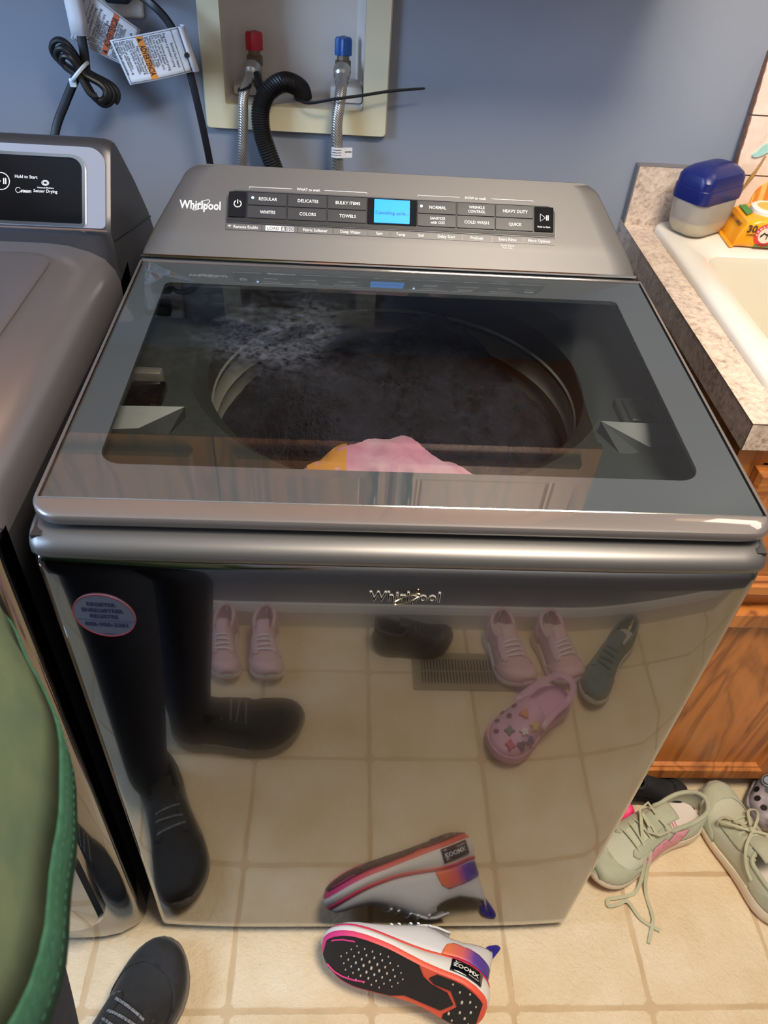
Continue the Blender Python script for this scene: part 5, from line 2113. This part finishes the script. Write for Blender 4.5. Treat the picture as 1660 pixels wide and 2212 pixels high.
# shoes along the wall behind the photographer (mirrored in the washer front)
pk = mat('dusty_pink_canvas', (220, 182, 180), .7, bump=(400, .2, .0006))
pk2 = mat('pale_pink', (236, 196, 196), .7)
pkm = [M['offwhite'], M['white_foam'], pk, pk2, M['whitelace'], M['insole_pale'], pk2]
sneaker('sneaker', 'pink sneaker nearest the photographer by the rear baseboard', 'shoe', .165, .072, pkm, at(-.226, -.664, 85), H=.058)
sneaker('sneaker', 'pink sneaker partly hidden behind the photographer by the rear baseboard', 'shoe', .165, .072, pkm, at(-.318, -.664, 86), H=.058)
sneaker('sneaker', 'blush pink sneaker beside the floor vent, left of its pair', 'shoe', .176, .084, pkm, at(.312, -.664, 78), H=.060)
sneaker('sneaker', 'blush pink sneaker beside the floor vent, right of its pair', 'shoe', .172, .084, pkm, at(.424, -.664, 74), H=.060)
M['pink_foam'] = mat('pink_foam', (226, 180, 202), .5)
clog('clog', 'pink foam clog covered in charms in front of the blush sneakers', .228, .098, M['pink_foam'], at(.440, -.468, 144), charms=7)
gm = mat('gray_green_suede', (112, 124, 120), .8)
sneaker('sneaker', 'gray sneaker with a white sole standing right of the pink clog', 'shoe', .24, .09,
        [M['graysole'], M['white_foam'], gm, gm, mat('gray_lace', (90, 98, 96), .8), M['insole_pale'], gm], at(.655, -.628, 132), H=.062)
sneaker('shoe', 'dark shoe by the rear baseboard behind the floor vent', 'shoe', .18, .072,
        [M['black']]*2+[mat('dark_brown_leather', (58, 52, 48), .5)]*5, at(.02, -.622, 2), H=.06)

vt = thing('floor_vent', 'brown metal floor vent register by the rear baseboard', 'vent', (.24, -.545, 0))
bm = B()
Po = rrect(.108, .372, -.597, -.497, .004, 3)
Pi = rrect(.128, .352, -.580, -.514, .002, 3)
ring_flat(bm, Po, Pi, lambda x, y, h: Vector((x, y, h)), -.001, .0045)
obj('vent_frame', bm, M['grille'], vt, smooth=False)
bm = B()
box(bm, .128, .352, -.580, -.514, -.001, .0005)
obj('vent_duct', bm, M['kick'], vt, smooth=False)
bm = B()
box(bm, .128, .352, -.549, -.545, .0006, .0042)
for i in range(32):
    x = .131+.0071*i
    box(bm, x, x+.0032, -.580, -.514, .0006, .0040)
lv = obj('louver', bm, M['grille'], vt, smooth=False)
lv['kind'] = 'stuff'

# ------------------------------------------------------------------ the photographer
pr = thing('person', 'person in a green top, navy jeans and black sneakers standing left of the washer', 'person', (-.40, -.32, 0))
fw = Vector((.91, .41, 0)).normalized()
lf = Vector((-fw.y, fw.x, 0))


def skin_mesh(name, joints, bones, m, parent, sub=2, root=0):
    me = bpy.data.meshes.new(name)
    off = origin_of(parent)
    me.from_pydata([Vector(j[0])-off for j in joints], bones, [])
    me.materials.append(m)
    o = link(name, me, parent)
    md = o.modifiers.new('skin', 'SKIN')
    if not me.skin_vertices:
        bpy.context.view_layer.objects.active = o
    lay = me.skin_vertices[0].data if me.skin_vertices else None
    for i, j in enumerate(joints):
        r = j[1]
        lay[i].radius = (r, r) if isinstance(r, (int, float)) else r
        lay[i].use_root = (i == root)
    md.use_smooth_shade = True
    sd = o.modifiers.new('sub', 'SUBSURF')
    sd.levels = sub
    sd.render_levels = sub
    return o


pel = Vector((-.405, -.315, .90))
hipL, hipR = pel+lf*.085-Vector((0, 0, .03)), pel-lf*.085-Vector((0, 0, .03))
ankL, ankR = Vector((-.442, -.238, .085)), Vector((-.372, -.386, .085))
knL, knR = (hipL+ankL)/2+fw*.035, (hipR+ankR)/2+fw*.035
spine1, spine2, chest = pel+Vector((.01, 0, .16)), pel+Vector((.02, 0, .30)), pel+fw*.01+Vector((0, 0, .42))
neck, headb, headt = chest+Vector((0, 0, .11)), chest+fw*.025+Vector((0, 0, .19)), chest+fw*.03+Vector((0, 0, .27))
shL, shR = chest+lf*.17+Vector((0, 0, .03)), chest-lf*.17+Vector((0, 0, .03))
elL, haL = shL+Vector((-.03, -.02, -.27)), shL+Vector((-.03, .01, -.50))
elR, haR = Vector((-.26, -.61, 1.13)), Vector((-.125, -.585, 1.315))
J = [(pel, (.12, .095)), (spine1, (.115, .09)), (spine2, (.12, .09)), (chest, (.125, .09)), (neck, .05), (headb, (.068, .075)), (headt, (.072, .082)),
     (hipL, .075), (knL, .052), (ankL, .036), (hipR, .075), (knR, .052), (ankR, .036),
     (shL, .050), (elL, .036), (haL, .026), (shR, .050), (elR, .036), (haR, .026)]
E_ = [(0, 1), (1, 2), (2, 3), (3, 4), (4, 5), (5, 6), (0, 7), (7, 8), (8, 9), (0, 10), (10, 11), (11, 12), (3, 13), (13, 14), (14, 15), (3, 16), (16, 17), (17, 18)]


def hand(w, d, up, side):
    """palm, four curled fingers and a thumb growing from wrist joint index w"""
    d, up = d.normalized(), up.normalized()
    ac = d.cross(up).normalized()*side
    p0 = J[w][0]
    J.append((p0+d*.05, (.030, .016)))
    pi = len(J)-1
    E_.append((w, pi))
    for k, (o_, ln) in enumerate(((-.027, .062), (-.009, .070), (.009, .066), (.026, .052))):
        b = p0+d*.085+ac*o_
        J.append((b, .0095))
        J.append((b+d*ln*.5-up*.006, .0085))
        J.append((b+d*ln*.85-up*.024, .0075))
        n_ = len(J)
        E_.extend([(pi, n_-3), (n_-3, n_-2), (n_-2, n_-1)])
    J.append((p0+d*.045-ac*.042-up*.010, .0115))
    J.append((p0+d*.078-ac*.060-up*.020, .009))
    n_ = len(J)
    E_.extend([(pi, n_-2), (n_-2, n_-1)])


hand(15, Vector((.02, .05, -1)), lf, 1)
hand(18, Vector((.15, .10, 1)), Vector((-.2, -1, .1)), 1)
body = skin_mesh('body', J, E_, M['skin'], pr, 2)
# jeans
PJ = [(pel+Vector((0, 0, .06)), (.150, .118)), (pel, (.152, .120)), (hipL, .098), (knL+Vector((0, 0, .14)), .082), (knL, .072), (knL*.45+ankL*.55, .064), (ankL+Vector((0, 0, .02)), .056), (ankL+Vector((0, 0, -.035)), .058),
      (hipR, .098), (knR+Vector((0, 0, .14)), .082), (knR, .072), (knR*.45+ankR*.55, .064), (ankR+Vector((0, 0, .02)), .056), (ankR+Vector((0, 0, -.035)), .058)]
PE = [(0, 1), (1, 2), (2, 3), (3, 4), (4, 5), (5, 6), (6, 7), (1, 8), (8, 9), (9, 10), (10, 11), (11, 12), (12, 13)]
skin_mesh('jeans', PJ, PE, M['denim'], pr, 2, root=1)
# green top: loose body with a hem band, and sleeves
hem = [(-.198, -.357), (-.207, -.300), (-.216, -.254), (-.234, -.205), (-.262, -.168), (-.290, -.128), (-.330, -.095), (-.385, -.075), (-.445, -.090), (-.495, -.135), (-.530, -.200), (-.545, -.28), (-.530, -.37), (-.490, -.44), (-.43, -.49), (-.36, -.515), (-.29, -.505), (-.24, -.46), (-.21, -.41)]
H_ = catmull([(x, y, 0) for x, y in hem], 4, True)
hc = Vector((-.385, -.30, 0))
c_up = Vector((-.395, -.31, 0))


def sring(z, sc, c_, wav=0.0):
    out = []
    for i, p in enumerate(H_):
        d = p-hc
        k = sc*(1+wav*math.sin(i*.9+z*9)*math.sin(i*.37))
        out.append(Vector((c_.x+d.x*k, c_.y+d.y*k, z)))
    return out


bm = B()
R = [(.985, .937, hc, .006), (1.02, .915, hc, .012), (1.07, .875, hc, .018), (1.13, .84, c_up, .016), (1.19, .84, c_up, .01), (1.26, .80, c_up, .005), (1.32, .78, c_up, 0), (1.37, .70, c_up, 0), (1.395, .52, c_up, 0), (1.41, .32, c_up, 0), (1.425, .24, c_up, 0)]
loft(bm, [sring(*r) for r in R], True)
top_ = obj('green_top', bm, M['shirt'], pr, angle=80)
so_mod(top_, .0025)
bm = B()
loft(bm, [sring(.930, .900, hc, .003), sring(.931, .930, hc, .003), sring(.955, .936, hc, .004), sring(.985, .945, hc, .006), sring(.988, .935, hc, .006)], True)
hb = obj('hem_band', bm, M['hem'], top_, angle=80, label='darker green hem band')
so_mod(hb, .002)
bm = B()
for z, sc in ((.950, .9385), (.976, .9445)):
    ring_ = sring(z, sc, hc, .005)
    dense = catmull(ring_, 4, True)
    for i in range(0, len(dense)-1, 2):
        tube(bm, [dense[i], dense[i+1]], .0003, 4)
sti = obj('hem_stitch', bm, mat('green_thread', (44, 96, 74), .8), top_)
sti['kind'] = 'stuff'
bm = B()
tube(bm, catmull([shL-lf*.03, shL+lf*.03, (shL+elL)/2+lf*.01, elL, (elL+haL)/2, haL+Vector((0, 0, .03))], 5), [.085]*6+[.078]*6+[.066]*6+[.058]*5+[.05]*3, 18)
obj('sleeve', bm, M['shirt'], top_, angle=80)
bm = B()
tube(bm, catmull([shR+lf*.03, shR-lf*.03, (shR+elR)/2-lf*.02, elR, (elR+haR)/2, haR*.85+elR*.15], 5), [.085]*6+[.078]*6+[.066]*6+[.056]*5+[.044]*3, 18)
obj('sleeve', bm, M['shirt'], top_, angle=80)
# head details
hcn = headb*.5+headt*.5
bm = B()
bmesh.ops.create_uvsphere(bm, u_segments=24, v_segments=14, radius=1.0)
for v in bm.verts:
    p = v.co.copy()
    v.co = hcn+fw*(p.x*.100-.012)+lf*(p.y*.086)+Vector((0, 0, p.z*.118+.022))
bmesh.ops.delete(bm, geom=[v for v in bm.verts if (v.co-hcn).dot(fw) > .030 and v.co.z < hcn.z+.050 or v.co.z < hcn.z-.06], context='VERTS')
so_mod(obj('hair', bm, M['hair'], pr), .008)
for sg_ in (-1, 1):
    bm = B()
    lathe(bm, [(.0, -.003), (.012, -.001), (.012, .002), (.006, .005), (0, .006)], hcn+fw*.078+lf*(.032*sg_)+Vector((0, 0, .005)), fw, 14)
    ey = obj('eye', bm, M['white'], pr)
    bm = B()
    lathe(bm, [(.006, .0045), (.005, .0066), (0, .007)], hcn+fw*.078+lf*(.032*sg_)+Vector((0, 0, .005)), fw, 12)
    obj('iris', bm, M['hair'], ey)
    bm = B()
    lathe(bm, [(.006, -.004), (.022, 0), (.026, .004), (.018, .008), (.004, .006)], hcn-fw*.012+lf*(.078*sg_)+Vector((0, 0, -.006)), lf*sg_, 14)
    obj('ear', bm, M['skin'], pr)
bm = B()
tube(bm, [hcn+fw*.074+Vector((0, 0, .008)), hcn+fw*.090+Vector((0, 0, -.012)), hcn+fw*.100+Vector((0, 0, -.030)), hcn+fw*.078+Vector((0, 0, -.038))], [.007, .010, .014, .009], 10)
obj('nose', bm, M['skin'], pr)
bm = B()
tube(bm, [hcn+fw*(.082-.010*abs(k))+lf*(.024*k)+Vector((0, 0, -.060)) for k in np.linspace(-1, 1, 9)], [.002, .004, .005, .006, .006, .006, .005, .004, .002], 8)
obj('mouth', bm, mat('lips', (178, 106, 98), .5), pr)
# black sneakers
bsh = [M['graysole'], M['graysole'], M['charsuede'], M['blackknit'], M['specklace'], M['blackknit'], M['charsuede']]
po = Vector((-.40, -.32, 0))
for (tx, ty), (hx, hy), mir in (((-.309, -.030), (-.446, -.286), 1), ((-.128, -.390), (-.415, -.384), -1)):
    d = Vector((tx-hx, ty-hy, 0))
    Lg = .292
    a = math.degrees(math.atan2(d.y, d.x))
    e = Vector((tx, ty, 0))-d.normalized()*Lg
    mtx = Matrix.Translation(e-po+Vector((0, 0, .001))) @ Matrix.Rotation(math.radians(a), 4, 'Z')
    sh, ss = sneaker('sneaker', '', '', Lg, .112, bsh, mtx, parent=pr, H=.072, mid=.030, midf=.026, mirror=-mir, n_lace=4, out_t=.007)
    sh.location = mtx.to_translation()
    sh.rotation_euler = (0, 0, math.radians(a))
